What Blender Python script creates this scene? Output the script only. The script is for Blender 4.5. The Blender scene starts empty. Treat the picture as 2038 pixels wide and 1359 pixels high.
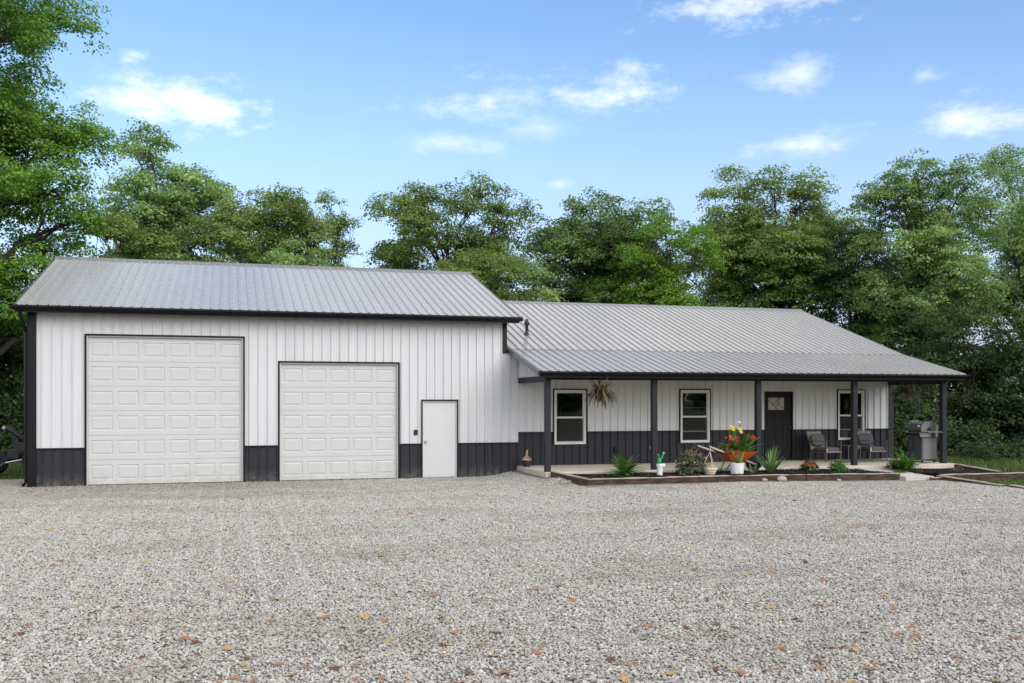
import bpy, bmesh, math, random
import numpy as np
from mathutils import Vector, Matrix

random.seed(7)
rng = np.random.default_rng(7)
scene = bpy.context.scene
COL = scene.collection
R = math.radians

# ------------------------------------------------------------------ camera
F_PX, Y0, YAW = 1928.93, 795.63, 0.2833
CAM = np.array([3.658, -25.453, 2.096])
cd = bpy.data.cameras.new('camera')
cam = bpy.data.objects.new('camera', cd)
COL.objects.link(cam)
cd.sensor_width = 36.0
cd.lens = 36.0 * F_PX / 2038.0
cd.shift_y = (Y0 - 679.5) / 2038.0
cd.clip_end = 6000
cam.location = CAM
cam.rotation_euler = (R(90), 0, -YAW)
scene.camera = cam

# ------------------------------------------------------------------ sun, sky, exposure
SUN_EL, SUN_AZ = R(31), R(156)          # azimuth clockwise from +Y (north)
sd = bpy.data.lights.new('sun', 'SUN')
sd.energy = 1.15
sd.angle = R(42)
sd.color = (1.0, 0.95, 0.87)
sun = bpy.data.objects.new('sun', sd)
COL.objects.link(sun)
to_sun = Vector((math.sin(SUN_AZ) * math.cos(SUN_EL), math.cos(SUN_AZ) * math.cos(SUN_EL), math.sin(SUN_EL)))
sun.rotation_euler = to_sun.to_track_quat('Z', 'Y').to_euler()
sun.location = (0, -20, 30)
scene.view_settings.view_transform = 'Standard'
scene.view_settings.look = 'None'
scene.view_settings.gamma = 1.0
scene.view_settings.use_curve_mapping = False
scene.view_settings.exposure = 0.58
cy = scene.cycles
cy.max_bounces = 5; cy.diffuse_bounces = 4; cy.glossy_bounces = 2; cy.transmission_bounces = 3; cy.transparent_max_bounces = 8
cy.caustics_reflective = False; cy.caustics_refractive = False

C_, S_ = math.cos(YAW), math.sin(YAW)
def ray(u, v):
    a = (u - 1019) / F_PX; b = (Y0 - v) / F_PX
    return np.array([a * C_ + S_, -a * S_ + C_, b])
def onY(u, v, Y):
    d = ray(u, v); return CAM + d * ((Y - CAM[1]) / d[1])
def onZ(u, v, Z):
    d = ray(u, v); return CAM + d * ((Z - CAM[2]) / d[2])

world = bpy.data.worlds.new('World')
scene.world = world
world.use_nodes = True
world.cycles.sampling_method = 'MANUAL'; world.cycles.sample_map_resolution = 256
def build_world():
    nt = world.node_tree; N = nt.nodes; L = nt.links
    N.clear()
    out = N.new('ShaderNodeOutputWorld'); bg = N.new('ShaderNodeBackground')
    bg.inputs['Strength'].default_value = 0.15
    L.new(bg.outputs[0], out.inputs[0])
    sky = N.new('ShaderNodeTexSky'); sky.sky_type = 'NISHITA'; sky.sun_disc = False
    sky.sun_elevation = SUN_EL; sky.sun_rotation = SUN_AZ
    sky.altitude = 200; sky.air_density = 1.15; sky.dust_density = 0.2; sky.ozone_density = 5.0
    def M(op, a, b=None, c=None):
        n = N.new('ShaderNodeMath'); n.operation = op
        for i, x in enumerate((a, b, c)):
            if x is None: continue
            if isinstance(x, (int, float)): n.inputs[i].default_value = x
            else: L.new(x, n.inputs[i])
        return n.outputs[0]
    tc = N.new('ShaderNodeTexCoord')
    sp = N.new('ShaderNodeSeparateXYZ'); L.new(tc.outputs['Generated'], sp.inputs[0])
    az = M('ARCTAN2', sp.outputs[0], sp.outputs[1])
    el = M('ARCSINE', sp.outputs[2])
    mp = N.new('ShaderNodeMapping'); mp.inputs['Scale'].default_value = (1, 1, 2.2)
    L.new(tc.outputs['Generated'], mp.inputs[0])
    n1 = N.new('ShaderNodeTexNoise'); n1.inputs['Scale'].default_value = 17; n1.inputs['Detail'].default_value = 7
    n1.inputs['Roughness'].default_value = 0.63
    L.new(mp.outputs[0], n1.inputs['Vector'])
    fine = n1.outputs['Fac']
    clouds = [  # u, v, half width, half height (px), strength
        (385, 205, 185, 70, 1.3), (290, 180, 110, 46, .9), (1195, 180, 180, 54, 1.05), (985, 198, 180, 54, .85),
        (1500, 5, 240, 50, 1.2), (1582, 140, 100, 42, .75), (1845, 150, 44, 20, .6), (1928, 236, 120, 46, .95),
        (1605, 292, 115, 27, .7), (905, 288, 105, 26, .55), (1075, 258, 90, 24, .4), (1110, 365, 32, 12, .5)]
    total = None
    nz = M('MULTIPLY', M('SUBTRACT', fine, 0.5), 3.6)
    for (u, v, hw, hh, st) in clouds:
        d = ray(u, v); d = d / np.linalg.norm(d)
        a0 = math.atan2(d[0], d[1]); e0 = math.asin(d[2])
        qa = M('MULTIPLY', M('SUBTRACT', az, a0), F_PX / hw)
        qe = M('MULTIPLY', M('SUBTRACT', el, e0), F_PX / hh)
        q = M('ADD', M('MULTIPLY', qa, qa), M('MULTIPLY', qe, qe))
        m = M('MULTIPLY', M('ADD', M('SUBTRACT', 0.86, M('SQRT', q)), nz), st)
        total = m if total is None else M('MAXIMUM', total, m)
    e1 = N.new('ShaderNodeMapRange'); e1.interpolation_type = 'SMOOTHSTEP'
    e1.inputs['From Min'].default_value = -0.12; e1.inputs['From Max'].default_value = 1.25; e1.inputs['To Max'].default_value = 0.40
    L.new(total, e1.inputs['Value'])
    # unseen heavy white cloud added outside the view to whiten the light
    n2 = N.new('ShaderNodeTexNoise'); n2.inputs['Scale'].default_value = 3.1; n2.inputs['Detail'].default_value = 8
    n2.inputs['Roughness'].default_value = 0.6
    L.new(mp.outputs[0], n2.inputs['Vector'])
    # blue gap over the building, its edge shaped so roofs mirror white cloud
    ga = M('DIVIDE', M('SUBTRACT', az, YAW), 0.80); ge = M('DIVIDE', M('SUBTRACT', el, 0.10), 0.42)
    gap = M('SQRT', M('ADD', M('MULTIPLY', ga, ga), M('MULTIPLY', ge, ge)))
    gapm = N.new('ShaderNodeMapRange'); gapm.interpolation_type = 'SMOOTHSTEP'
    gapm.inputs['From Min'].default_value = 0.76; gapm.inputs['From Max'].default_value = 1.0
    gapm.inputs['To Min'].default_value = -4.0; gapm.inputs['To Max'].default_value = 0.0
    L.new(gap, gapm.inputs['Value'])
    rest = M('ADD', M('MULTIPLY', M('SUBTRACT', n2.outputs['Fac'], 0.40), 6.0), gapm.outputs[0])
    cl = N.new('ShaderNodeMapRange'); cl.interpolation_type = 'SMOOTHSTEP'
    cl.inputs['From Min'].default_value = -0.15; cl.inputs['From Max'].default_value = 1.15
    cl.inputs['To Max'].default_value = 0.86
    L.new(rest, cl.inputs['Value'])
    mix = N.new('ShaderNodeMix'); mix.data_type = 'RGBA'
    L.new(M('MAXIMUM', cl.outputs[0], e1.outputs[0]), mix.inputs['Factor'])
    # thin veil of high haze over the clear blue
    veil = N.new('ShaderNodeMix'); veil.data_type = 'RGBA'
    hz = N.new('ShaderNodeMapRange'); hz.inputs['From Min'].default_value = 0.40; hz.inputs['From Max'].default_value = 0.0
    hz.inputs['To Min'].default_value = 0.0; hz.inputs['To Max'].default_value = 0.85; hz.interpolation_type = 'SMOOTHSTEP'
    L.new(el, hz.inputs['Value']); L.new(hz.outputs[0], veil.inputs['Factor'])
    L.new(sky.outputs[0], veil.inputs['A']); veil.inputs['B'].default_value = (2.9, 3.4, 4.55, 1)
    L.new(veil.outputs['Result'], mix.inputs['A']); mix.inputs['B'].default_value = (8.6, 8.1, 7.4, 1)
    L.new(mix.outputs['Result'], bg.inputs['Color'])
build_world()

# ------------------------------------------------------------------ helpers
MATS = {}
def _nodes(name):
    m = bpy.data.materials.new(name); m.use_nodes = True
    nt = m.node_tree
    return m, nt, nt.nodes, nt.links, nt.nodes['Principled BSDF']
def noise(N, L, scale, detail=4, rough=0.55, coord='Object', stretch=None):
    tc = N.new('ShaderNodeTexCoord'); src = tc.outputs[coord] if coord != 'Position' else N.new('ShaderNodeNewGeometry').outputs['Position']
    if stretch:
        mp = N.new('ShaderNodeMapping'); mp.inputs['Scale'].default_value = stretch
        L.new(src, mp.inputs[0]); src = mp.outputs[0]
    n = N.new('ShaderNodeTexNoise'); n.inputs['Scale'].default_value = scale
    n.inputs['Detail'].default_value = detail; n.inputs['Roughness'].default_value = rough
    L.new(src, n.inputs['Vector'])
    return n.outputs['Fac']
def ramp(N, L, fac, stops):
    r = N.new('ShaderNodeValToRGB')
    while len(r.color_ramp.elements) < len(stops): r.color_ramp.elements.new(0.5)
    for e, (p, c) in zip(r.color_ramp.elements, stops):
        e.position = p; e.color = (*c, 1)
    L.new(fac, r.inputs[0]); return r.outputs[0]
def mat(name, c1, c2=None, scale=6, rough=0.6, metallic=0.0, bump=0.0, bscale=None, coord='Object', stretch=None, spec=0.5, lo=0.3, hi=0.7, detail=5, coat=0.0):
    if name in MATS: return MATS[name]
    m, nt, N, L, b = _nodes(name)
    b.inputs['Roughness'].default_value = rough; b.inputs['Metallic'].default_value = metallic
    b.inputs['Specular IOR Level'].default_value = spec
    b.inputs['Coat Weight'].default_value = coat
    if c2 is None: c2 = tuple(x * 0.88 for x in c1)
    f = noise(N, L, scale, detail, coord=coord, stretch=stretch)
    L.new(ramp(N, L, f, [(lo, c2), (hi, c1)]), b.inputs['Base Color'])
    if bump:
        f2 = noise(N, L, bscale or scale * 4, 4, coord=coord, stretch=stretch)
        bp = N.new('ShaderNodeBump'); bp.inputs['Strength'].default_value = bump; bp.inputs['Distance'].default_value = 0.01
        L.new(f2, bp.inputs['Height']); L.new(bp.outputs[0], b.inputs['Normal'])
    MATS[name] = m; return m
def tone_mat(name, stops, rough=0.6, translucent=0.0, spec=0.3):
    """colour picked by the per-face attribute 'tone'"""
    m, nt, N, L, b = _nodes(name)
    at = N.new('ShaderNodeAttribute'); at.attribute_name = 'tone'
    col = ramp(N, L, at.outputs['Fac'], stops)
    L.new(col, b.inputs['Base Color']); b.inputs['Roughness'].default_value = rough
    b.inputs['Specular IOR Level'].default_value = spec
    if translucent:
        t = N.new('ShaderNodeBsdfTranslucent'); L.new(col, t.inputs[0])
        mx = N.new('ShaderNodeMixShader'); mx.inputs[0].default_value = translucent
        L.new(b.outputs[0], mx.inputs[1]); L.new(t.outputs[0], mx.inputs[2])
        L.new(mx.outputs[0], N['Material Output'].inputs[0])
    MATS[name] = m; return m

def link(o, parent=None):
    COL.objects.link(o)
    if parent is not None: o.parent = parent
    return o
def tag(o, label=None, cat=None, group=None, kind=None):
    if label: o['label'] = label
    if cat: o['category'] = cat
    if group: o['group'] = group
    if kind: o['kind'] = kind
    return o
def thing(name, label, cat, loc=(0, 0, 0), rz=0.0, group=None):
    o = bpy.data.objects.new(name, None); o.empty_display_size = 0.2
    o.location = loc; o.rotation_euler = (0, 0, rz)
    link(o); return tag(o, label, cat, group)
def copy_tree(o, parent=None):
    c = o.copy(); COL.objects.link(c); c.parent = parent
    for ch in o.children: copy_tree(ch, c)
    return c

class MB:
    def __init__(s): s.v = []; s.f = []; s.m = []; s.t = []
    def add(s, vs, fs, m=0, tone=0.5):
        o = len(s.v); s.v.extend([tuple(map(float, x)) for x in vs])
        for f in fs: s.f.append([o + i for i in f]); s.m.append(m); s.t.append(tone)
        return s
    def box(s, x0, x1, y0, y1, z0, z1, m=0, M=None):
        vs = [(x, y, z) for z in (z0, z1) for y in (y0, y1) for x in (x0, x1)]
        if M is not None: vs = [M @ Vector(v) for v in vs]
        return s.add(vs, [(0, 2, 3, 1), (4, 5, 7, 6), (0, 1, 5, 4), (2, 6, 7, 3), (0, 4, 6, 2), (1, 3, 7, 5)], m)
    def tube(s, pts, rad, n=8, m=0, tone=0.5, cap=True):
        pts = [Vector(p) for p in pts]; k = len(pts)
        if isinstance(rad, (int, float)): rad = [rad] * k
        vs = []; ref = None
        for i, p in enumerate(pts):
            d = (pts[min(i + 1, k - 1)] - pts[max(i - 1, 0)]).normalized()
            if ref is None: ref = Vector((1, 0, 0)) if abs(d.x) < 0.8 else Vector((0, 1, 0))
            a = d.cross(ref).normalized(); b = d.cross(a); ref = -a.cross(d) if False else ref
            for j in range(n):
                w = 2 * math.pi * j / n
                vs.append(p + (a * math.cos(w) + b * math.sin(w)) * rad[i])
        fs = [(i * n + j, i * n + (j + 1) % n, (i + 1) * n + (j + 1) % n, (i + 1) * n + j) for i in range(k - 1) for j in range(n)]
        if cap: fs += [tuple(range(n))[::-1], tuple((k - 1) * n + j for j in range(n))]
        return s.add(vs, fs, m, tone)
    def bar(s, a, b, w, h=None, m=0):
        a = Vector(a); b = Vector(b); h = h or w
        d = (b - a); L = d.length; d.normalize()
        up = Vector((0, 0, 1)) if abs(d.z) < 0.9 else Vector((0, 1, 0))
        x = d.cross(up).normalized(); z = x.cross(d)
        M = Matrix(((x.x, d.x, z.x, a.x), (x.y, d.y, z.y, a.y), (x.z, d.z, z.z, a.z), (0, 0, 0, 1)))
        return s.box(-w / 2, w / 2, 0, L, -h / 2, h / 2, m, M)
    def lathe(s, prof, n=20, c=(0, 0, 0), m=0, axis='Z'):
        vs = []
        for r, z in prof:
            for j in range(n):
                w = 2 * math.pi * j / n
                if axis == 'Z': vs.append((c[0] + r * math.cos(w), c[1] + r * math.sin(w), c[2] + z))
                elif axis == 'Y': vs.append((c[0] + r * math.cos(w), c[1] + z, c[2] + r * math.sin(w)))
                else: vs.append((c[0] + z, c[1] + r * math.cos(w), c[2] + r * math.sin(w)))
        k = len(prof)
        fs = [(i * n + j, i * n + (j + 1) % n, (i + 1) * n + (j + 1) % n, (i + 1) * n + j) for i in range(k - 1) for j in range(n)]
        return s.add(vs, fs, m)
    def blade(s, base, d, length, width, droop=0.6, seg=4, tone=0.5, m=0, fold=0.0, twist=0.0):
        """one arching strap leaf from base along d"""
        base = Vector(base); d = Vector(d).normalized()
        side = d.cross(Vector((0, 0, 1)))
        if side.length < 0.05: side = Vector((1, 0, 0))
        side.normalize()
        if twist: side = Matrix.Rotation(twist, 3, d) @ side
        vs = []; p = base.copy(); v = d.copy()
        for i in range(seg + 1):
            t = i / seg
            w = width * (0.55 + 0.9 * t) * (1 - t ** 2.2) if t < 1 else width * 0.03
            w = max(w, width * 0.04)
            vs += [p - side * w / 2, p + side * w / 2]
            v = (v + Vector((0, 0, -droop / seg))).normalized()
            p = p + v * (length / seg)
        fs = [(2 * i, 2 * i + 1, 2 * i + 3, 2 * i + 2) for i in range(seg)]
        return s.add(vs, fs, m, tone)
    def build(s, name, mats, parent=None, smooth=False, bevel=0.0, tone=False):
        me = bpy.data.meshes.new(name)
        me.from_pydata(s.v, [], s.f)
        if not isinstance(mats, (list, tuple)): mats = [mats]
        for m in mats: me.materials.append(m)
        if len(mats) > 1: me.polygons.foreach_set('material_index', s.m)
        if tone:
            a = me.attributes.new('tone', 'FLOAT', 'FACE'); a.data.foreach_set('value', s.t)
        if bevel:
            bm = bmesh.new(); bm.from_mesh(me)
            bmesh.ops.remove_doubles(bm, verts=bm.verts, dist=1e-5)
            bmesh.ops.bevel(bm, geom=list(bm.edges), offset=bevel, segments=2, affect='EDGES', profile=0.5)
            bm.to_mesh(me); bm.free()
        if smooth: me.polygons.foreach_set('use_smooth', [True] * len(me.polygons))
        me.update()
        return link(bpy.data.objects.new(name, me), parent)

def mesh_np(name, V, Fq, mats, parent=None, tone=None, smooth=False, mi=None):
    """fast mesh of quads from numpy arrays"""
    me = bpy.data.meshes.new(name)
    k = Fq.shape[1]
    me.vertices.add(len(V)); me.vertices.foreach_set('co', V.astype(np.float32).ravel())
    me.loops.add(Fq.size); me.loops.foreach_set('vertex_index', Fq.astype(np.int32).ravel())
    me.polygons.add(len(Fq)); me.polygons.foreach_set('loop_start', np.arange(0, Fq.size, k, dtype=np.int32))
    try: me.polygons.foreach_set('loop_total', np.full(len(Fq), k, dtype=np.int32))
    except Exception: pass
    for m in (mats if isinstance(mats, (list, tuple)) else [mats]): me.materials.append(m)
    if mi is not None: me.polygons.foreach_set('material_index', mi.astype(np.int32))
    if tone is not None:
        a = me.attributes.new('tone', 'FLOAT', 'FACE'); a.data.foreach_set('value', tone.astype(np.float32))
    if smooth: me.polygons.foreach_set('use_smooth', np.ones(len(Fq), dtype=bool))
    me.update(calc_edges=True); me.validate()
    return link(bpy.data.objects.new(name, me), parent)

def sm(a, b, x):
    t = np.clip((x - a) / (b - a), 0, 1); return t * t * (3 - 2 * t)
def gz(X, Y):
    """height of the gravel yard: rises a little towards the porch bed"""
    X = np.asarray(X, float); Y = np.asarray(Y, float)
    rise = 0.075 * sm(9.8, 12.2, X) * (1 - sm(16.5, 20.5, X)) * sm(-9.5, -4.6, Y)
    rise = np.maximum(rise, 0.20 * np.exp(-((X - 11.5) / 0.75) ** 2) * sm(-4.3, -2.7, Y)) 
    und = 0.012 * np.sin(X * 1.3 + 0.6 * Y) * np.sin(Y * 1.7 - 0.4 * X) + 0.008 * np.sin(2.9 * X + 1) * np.sin(2.3 * Y)
    return rise + und * sm(0.0, -1.2, Y) * (1 - sm(19.5, 21.5, X))

# ------------------------------------------------------------------ materials
WHITE = mat('white_steel', (.71, .71, .71), (.64, .64, .645), 2.0, rough=.38, stretch=(3, 3, .25), bump=.02, bscale=30)
DARK = mat('charcoal_steel', (.036, .037, .045), (.026, .027, .034), 2.5, rough=.5, spec=.25, stretch=(3, 3, .3))
BLACK = mat('black_trim', (.006, .006, .007), (.0045, .0045, .005), 4, rough=.4, spec=.3)
POSTM = mat('charcoal_painted_wood', (.030, .030, .037), (.022, .022, .028), 3, rough=.6, spec=.25, stretch=(4, 4, .4), bump=.15, bscale=20)
DOORW = mat('garage_door_white', (.62, .617, .60), (.585, .58, .565), 2.0, rough=.45, bump=.03, bscale=160)
VINYL = mat('white_vinyl', (.74, .735, .70), (.70, .69, .66), 3, rough=.4)
CONC = mat('concrete', (.66, .60, .48), (.55, .50, .39), 1.7, rough=.85, bump=.2, bscale=60, detail=9)
WALKM = mat('walk_concrete', (.62, .58, .52), (.50, .46, .41), 2.4, rough=.85, bump=.2, bscale=60, detail=9)
BARK = mat('bark', (.075, .062, .048), (.03, .025, .02), 9, rough=.9, bump=.8, bscale=14, stretch=(3, 3, .6))
STEEL = mat('bare_steel', (.5, .5, .52), (.42, .42, .44), 5, rough=.28, metallic=1.0)
GUN = mat('dark_metal', (.05, .05, .053), (.038, .038, .04), 6, rough=.45, metallic=.3)
RUBBER = mat('rubber', (.02, .02, .02), (.014, .014, .014), 12, rough=.8)
INSIDE = mat('interior_plaster', (.30, .28, .25), (.27, .25, .22), 1, rough=.9)

def add_dust(m, z1, amt, col):
    '''splashed mud and dust along the foot of the walls'''
    nt = m.node_tree; N = nt.nodes; L = nt.links; b = N['Principled BSDF']
    src = b.inputs['Base Color'].links[0].from_socket
    geo = N.new('ShaderNodeNewGeometry'); sp = N.new('ShaderNodeSeparateXYZ'); L.new(geo.outputs['Position'], sp.inputs[0])
    n = N.new('ShaderNodeTexNoise'); n.inputs['Scale'].default_value = 7; n.inputs['Detail'].default_value = 8; n.inputs['Roughness'].default_value = .7; L.new(geo.outputs['Position'], n.inputs['Vector'])
    mr = N.new('ShaderNodeMapRange'); mr.inputs['From Min'].default_value = z1; mr.inputs['From Max'].default_value = -.02; mr.inputs['To Max'].default_value = amt; L.new(sp.outputs[2], mr.inputs['Value'])
    m2 = N.new('ShaderNodeMapRange'); m2.inputs['From Min'].default_value = .38; m2.inputs['From Max'].default_value = .62; L.new(n.outputs['Fac'], m2.inputs['Value'])
    mu = N.new('ShaderNodeMath'); mu.operation = 'MULTIPLY'; L.new(mr.outputs[0], mu.inputs[0]); L.new(m2.outputs[0], mu.inputs[1])
    mx = N.new('ShaderNodeMix'); mx.data_type = 'RGBA'; L.new(mu.outputs[0], mx.inputs['Factor']); L.new(src, mx.inputs['A']); mx.inputs['B'].default_value = (*col, 1)
    L.new(mx.outputs['Result'], b.inputs['Base Color'])
add_dust(DARK, .34, .8, (.20, .18, .15)); add_dust(DOORW, .5, .55, (.42, .38, .32))

def roof_material():
    m, nt, N, L, b = _nodes('roof_steel')
    f = noise(N, L, 1.6, 6, stretch=(1.0, .12, .12))
    L.new(ramp(N, L, f, [(.3, (.40, .388, .37)), (.7, (.45, .437, .418))]), b.inputs['Base Color'])
    f2 = noise(N, L, 3.0, 5)
    r = N.new('ShaderNodeMapRange'); r.inputs['To Min'].default_value = .20; r.inputs['To Max'].default_value = .34
    L.new(f2, r.inputs['Value']); L.new(r.outputs[0], b.inputs['Roughness'])
    b.inputs['Metallic'].default_value = 0.12
    f3 = noise(N, L, 1.6, 2, stretch=(2.5, .35, .35))
    bp = N.new('ShaderNodeBump'); bp.inputs['Strength'].default_value = .05; bp.inputs['Distance'].default_value = .02
    b.inputs['Coat Weight'].default_value = .25; b.inputs['Coat Roughness'].default_value = .06
    L.new(f3, bp.inputs['Height']); L.new(bp.outputs[0], b.inputs['Normal'])
    return m
ROOF = roof_material()

def glass_material():
    m, nt, N, L, b = _nodes('window_glass'); N.remove(b)
    tr = N.new('ShaderNodeBsdfTransparent'); tr.inputs[0].default_value = (.62, .65, .64, 1)
    gl = N.new('ShaderNodeBsdfGlossy'); gl.inputs['Roughness'].default_value = 0.015
    fr = N.new('ShaderNodeFresnel'); fr.inputs[0].default_value = 1.75
    mx = N.new('ShaderNodeMixShader'); L.new(fr.outputs[0], mx.inputs[0]); L.new(tr.outputs[0], mx.inputs[1]); L.new(gl.outputs[0], mx.inputs[2])
    bp = N.new('ShaderNodeBump'); bp.inputs['Strength'].default_value = .03; bp.inputs['Distance'].default_value = .05
    L.new(noise(N, L, 2.2, 2), bp.inputs['Height']); L.new(bp.outputs[0], gl.inputs['Normal'])
    L.new(mx.outputs[0], N['Material Output'].inputs[0]); return m
GLASS = glass_material()
FROST = mat('frosted_glass', (.42, .40, .30), (.33, .31, .23), 14, rough=.25, bump=.3, bscale=40)
SCREEN = mat('insect_screen', (.035, .037, .036), (.028, .03, .03), 60, rough=.7)

def ground_material(name, stops, scale, tint=None):
    m, nt, N, L, b = _nodes(name)
    f = noise(N, L, scale, 8, .65)
    col = ramp(N, L, f, stops)
    b.inputs['Roughness'].default_value = .95
    b.inputs['Specular IOR Level'].default_value = .2
    bp = N.new('ShaderNodeBump'); bp.inputs['Strength'].default_value = .6; bp.inputs['Distance'].default_value = .03
    L.new(noise(N, L, scale * 3, 6), bp.inputs['Height']); L.new(bp.outputs[0], b.inputs['Normal'])
    L.new(col, b.inputs['Base Color']); return m
SOIL = ground_material('driveway_fines', [(.25, (.15, .135, .11)), (.5, (.24, .22, .19)), (.75, (.33, .31, .275))], 30)
LAWN = ground_material('lawn_soil', [(.3, (.030, .045, .014)), (.7, (.07, .095, .03))], 5)
MULCHB = ground_material('mulch_bed', [(.3, (.008, .007, .006)), (.7, (.024, .02, .018))], 40)

def stone_material():
    m, nt, N, L, b = _nodes('gravel_stone')
    at = N.new('ShaderNodeAttribute'); at.attribute_name = 'tone'
    col = ramp(N, L, at.outputs['Fac'], [(0, (.05, .048, .044)), (.12, (.15, .142, .13)), (.3, (.34, .322, .285)), (.55, (.43, .412, .372)), (.8, (.56, .54, .50)), (.9, (.70, .68, .645)), (.94, (.42, .30, .22)), (1, (.48, .37, .26))])
    # dirt worked into the stone where cars turn and along the building
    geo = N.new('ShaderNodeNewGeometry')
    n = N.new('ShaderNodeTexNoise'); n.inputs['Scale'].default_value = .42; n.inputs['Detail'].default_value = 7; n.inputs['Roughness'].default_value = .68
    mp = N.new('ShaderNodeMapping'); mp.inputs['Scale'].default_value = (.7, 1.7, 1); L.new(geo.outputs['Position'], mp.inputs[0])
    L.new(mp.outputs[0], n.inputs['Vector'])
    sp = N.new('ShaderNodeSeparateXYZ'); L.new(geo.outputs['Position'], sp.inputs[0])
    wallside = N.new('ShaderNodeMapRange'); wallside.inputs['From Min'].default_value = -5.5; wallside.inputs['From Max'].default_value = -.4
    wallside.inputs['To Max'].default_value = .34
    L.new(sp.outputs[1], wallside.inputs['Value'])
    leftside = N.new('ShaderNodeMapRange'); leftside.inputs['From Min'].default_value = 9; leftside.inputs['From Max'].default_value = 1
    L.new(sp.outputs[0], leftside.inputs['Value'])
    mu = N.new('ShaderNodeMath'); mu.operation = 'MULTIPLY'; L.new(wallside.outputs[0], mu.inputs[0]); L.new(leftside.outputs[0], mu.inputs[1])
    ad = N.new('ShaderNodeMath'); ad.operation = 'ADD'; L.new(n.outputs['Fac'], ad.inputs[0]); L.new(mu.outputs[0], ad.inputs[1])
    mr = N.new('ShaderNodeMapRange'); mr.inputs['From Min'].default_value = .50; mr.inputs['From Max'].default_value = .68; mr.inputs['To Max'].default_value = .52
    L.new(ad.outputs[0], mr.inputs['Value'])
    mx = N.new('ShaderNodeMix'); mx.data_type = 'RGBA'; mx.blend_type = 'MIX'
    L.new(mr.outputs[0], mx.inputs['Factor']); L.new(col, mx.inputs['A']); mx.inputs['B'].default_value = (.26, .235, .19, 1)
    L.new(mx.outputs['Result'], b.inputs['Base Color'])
    b.inputs['Roughness'].default_value = .9; b.inputs['Specular IOR Level'].default_value = .25
    return m
STONE = stone_material()

# ------------------------------------------------------------------ setting: ground
def grid_mesh(name, x0, x1, y0, y1, step, zf, m, keep=None):
    xs = np.arange(x0, x1 + 1e-6, step); ys = np.arange(y0, y1 + 1e-6, step)
    XX, YY = np.meshgrid(xs, ys); V = np.stack([XX, YY, zf(XX, YY)], -1).reshape(-1, 3)
    nx = len(xs); i, j = np.meshgrid(np.arange(nx - 1), np.arange(len(ys) - 1)); a = (j * nx + i).ravel()
    Fq = np.stack([a, a + 1, a + nx + 1, a + nx], 1)
    if keep is not None:
        c = V[Fq].mean(1); Fq = Fq[keep(c[:, 0], c[:, 1])]
    return mesh_np(name, V, Fq, m, smooth=True)

def lawn_z(X, Y):
    d = np.maximum(np.abs(X - 5) - 40, 0) + np.maximum(np.abs(Y + 5) - 60, 0)
    return -0.06 + 0.02 * np.sin(X * .7) * np.sin(Y * .6) - 0 * d
b = MB()
xs = [-2500, -600, -150, -40] + [-30 + 2 * i for i in range(36)] + [50, 150, 600, 2500]
ys = [-2500, -600, -150, -60] + [-50 + 2 * i for i in range(56)] + [70, 150, 600, 2500]
V = np.array([(x, y, float(lawn_z(np.array(x), np.array(y)))) for y in ys for x in xs])
nx = len(xs); Fq = np.array([(j * nx + i, j * nx + i + 1, (j + 1) * nx + i + 1, (j + 1) * nx + i) for j in range(len(ys) - 1) for i in range(nx - 1)])
tag(mesh_np('ground', V, Fq, LAWN), 'grassy ground running out to the horizon', kind='structure')

GRAVEL_R = 21.45
def in_drive(X, Y):
    wob = 0.25 * np.sin(X * 2.1) + 0.18 * np.sin(X * 4.7 + 1)
    front = (Y < 0.0) & (X < GRAVEL_R) & (X > -16 + 0 * Y)
    side = (X < -0.9) & (X > -7) & (Y >= 0) & (Y < 2.6 + wob)
    return front | side
tag(grid_mesh('driveway', -16, GRAVEL_R + .05, -40, 3.25, .25, lambda X, Y: gz(X, Y), SOIL, in_drive), 'pale grey crushed stone driveway', kind='structure')

# tiles of loose stones, instanced over the part of the yard in front of the building
def stone_tile(i, size, n):
    r = np.random.default_rng(100 + i)
    ico = bmesh.new(); bmesh.ops.create_icosphere(ico, subdivisions=1, radius=1); base = np.array([v.co[:] for v in ico.verts])
    fc = np.array([[v.index for v in f.verts] for f in ico.faces]); ico.free()
    Vs = []; Fs = []; T = []
    for k in range(n):
        s = r.uniform(.0075, .0145) * (1.5 if r.random() < .07 else 1)
        q = base * (1 + r.uniform(-.28, .28, (len(base), 1))) * s * np.array([r.uniform(.8, 1.45), r.uniform(.7, 1.1), r.uniform(.5, .85)])
        a, t = r.uniform(0, 6.28), r.normal(0, .35)
        Rz = np.array([[math.cos(a), -math.sin(a), 0], [math.sin(a), math.cos(a), 0], [0, 0, 1]])
        Rx = np.array([[1, 0, 0], [0, math.cos(t), -math.sin(t)], [0, math.sin(t), math.cos(t)]])
        q = q @ (Rz @ Rx).T + np.array([r.uniform(-size / 2, size / 2), r.uniform(-size / 2, size / 2), r.uniform(-.004, .017)])
        Fs.append(fc + len(Vs) * len(base)); Vs.append(q)
        q_ = r.random(); T += [(.30 + .6 * r.beta(1.6, 1.5)) if q_ > .11 else (r.uniform(.93, 1) if q_ < .045 else r.uniform(0, .25))] * len(fc)
    me = bpy.data.meshes.new('stone_tile'); V = np.concatenate(Vs); Fq = np.concatenate(Fs)
    me.from_pydata(V.tolist(), [], Fq.tolist())
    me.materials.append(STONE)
    at = me.attributes.new('tone', 'FLOAT', 'FACE'); at.data.foreach_set('value', np.array(T, np.float32))
    return bpy.data.objects.new('stone_tile', me)
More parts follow.
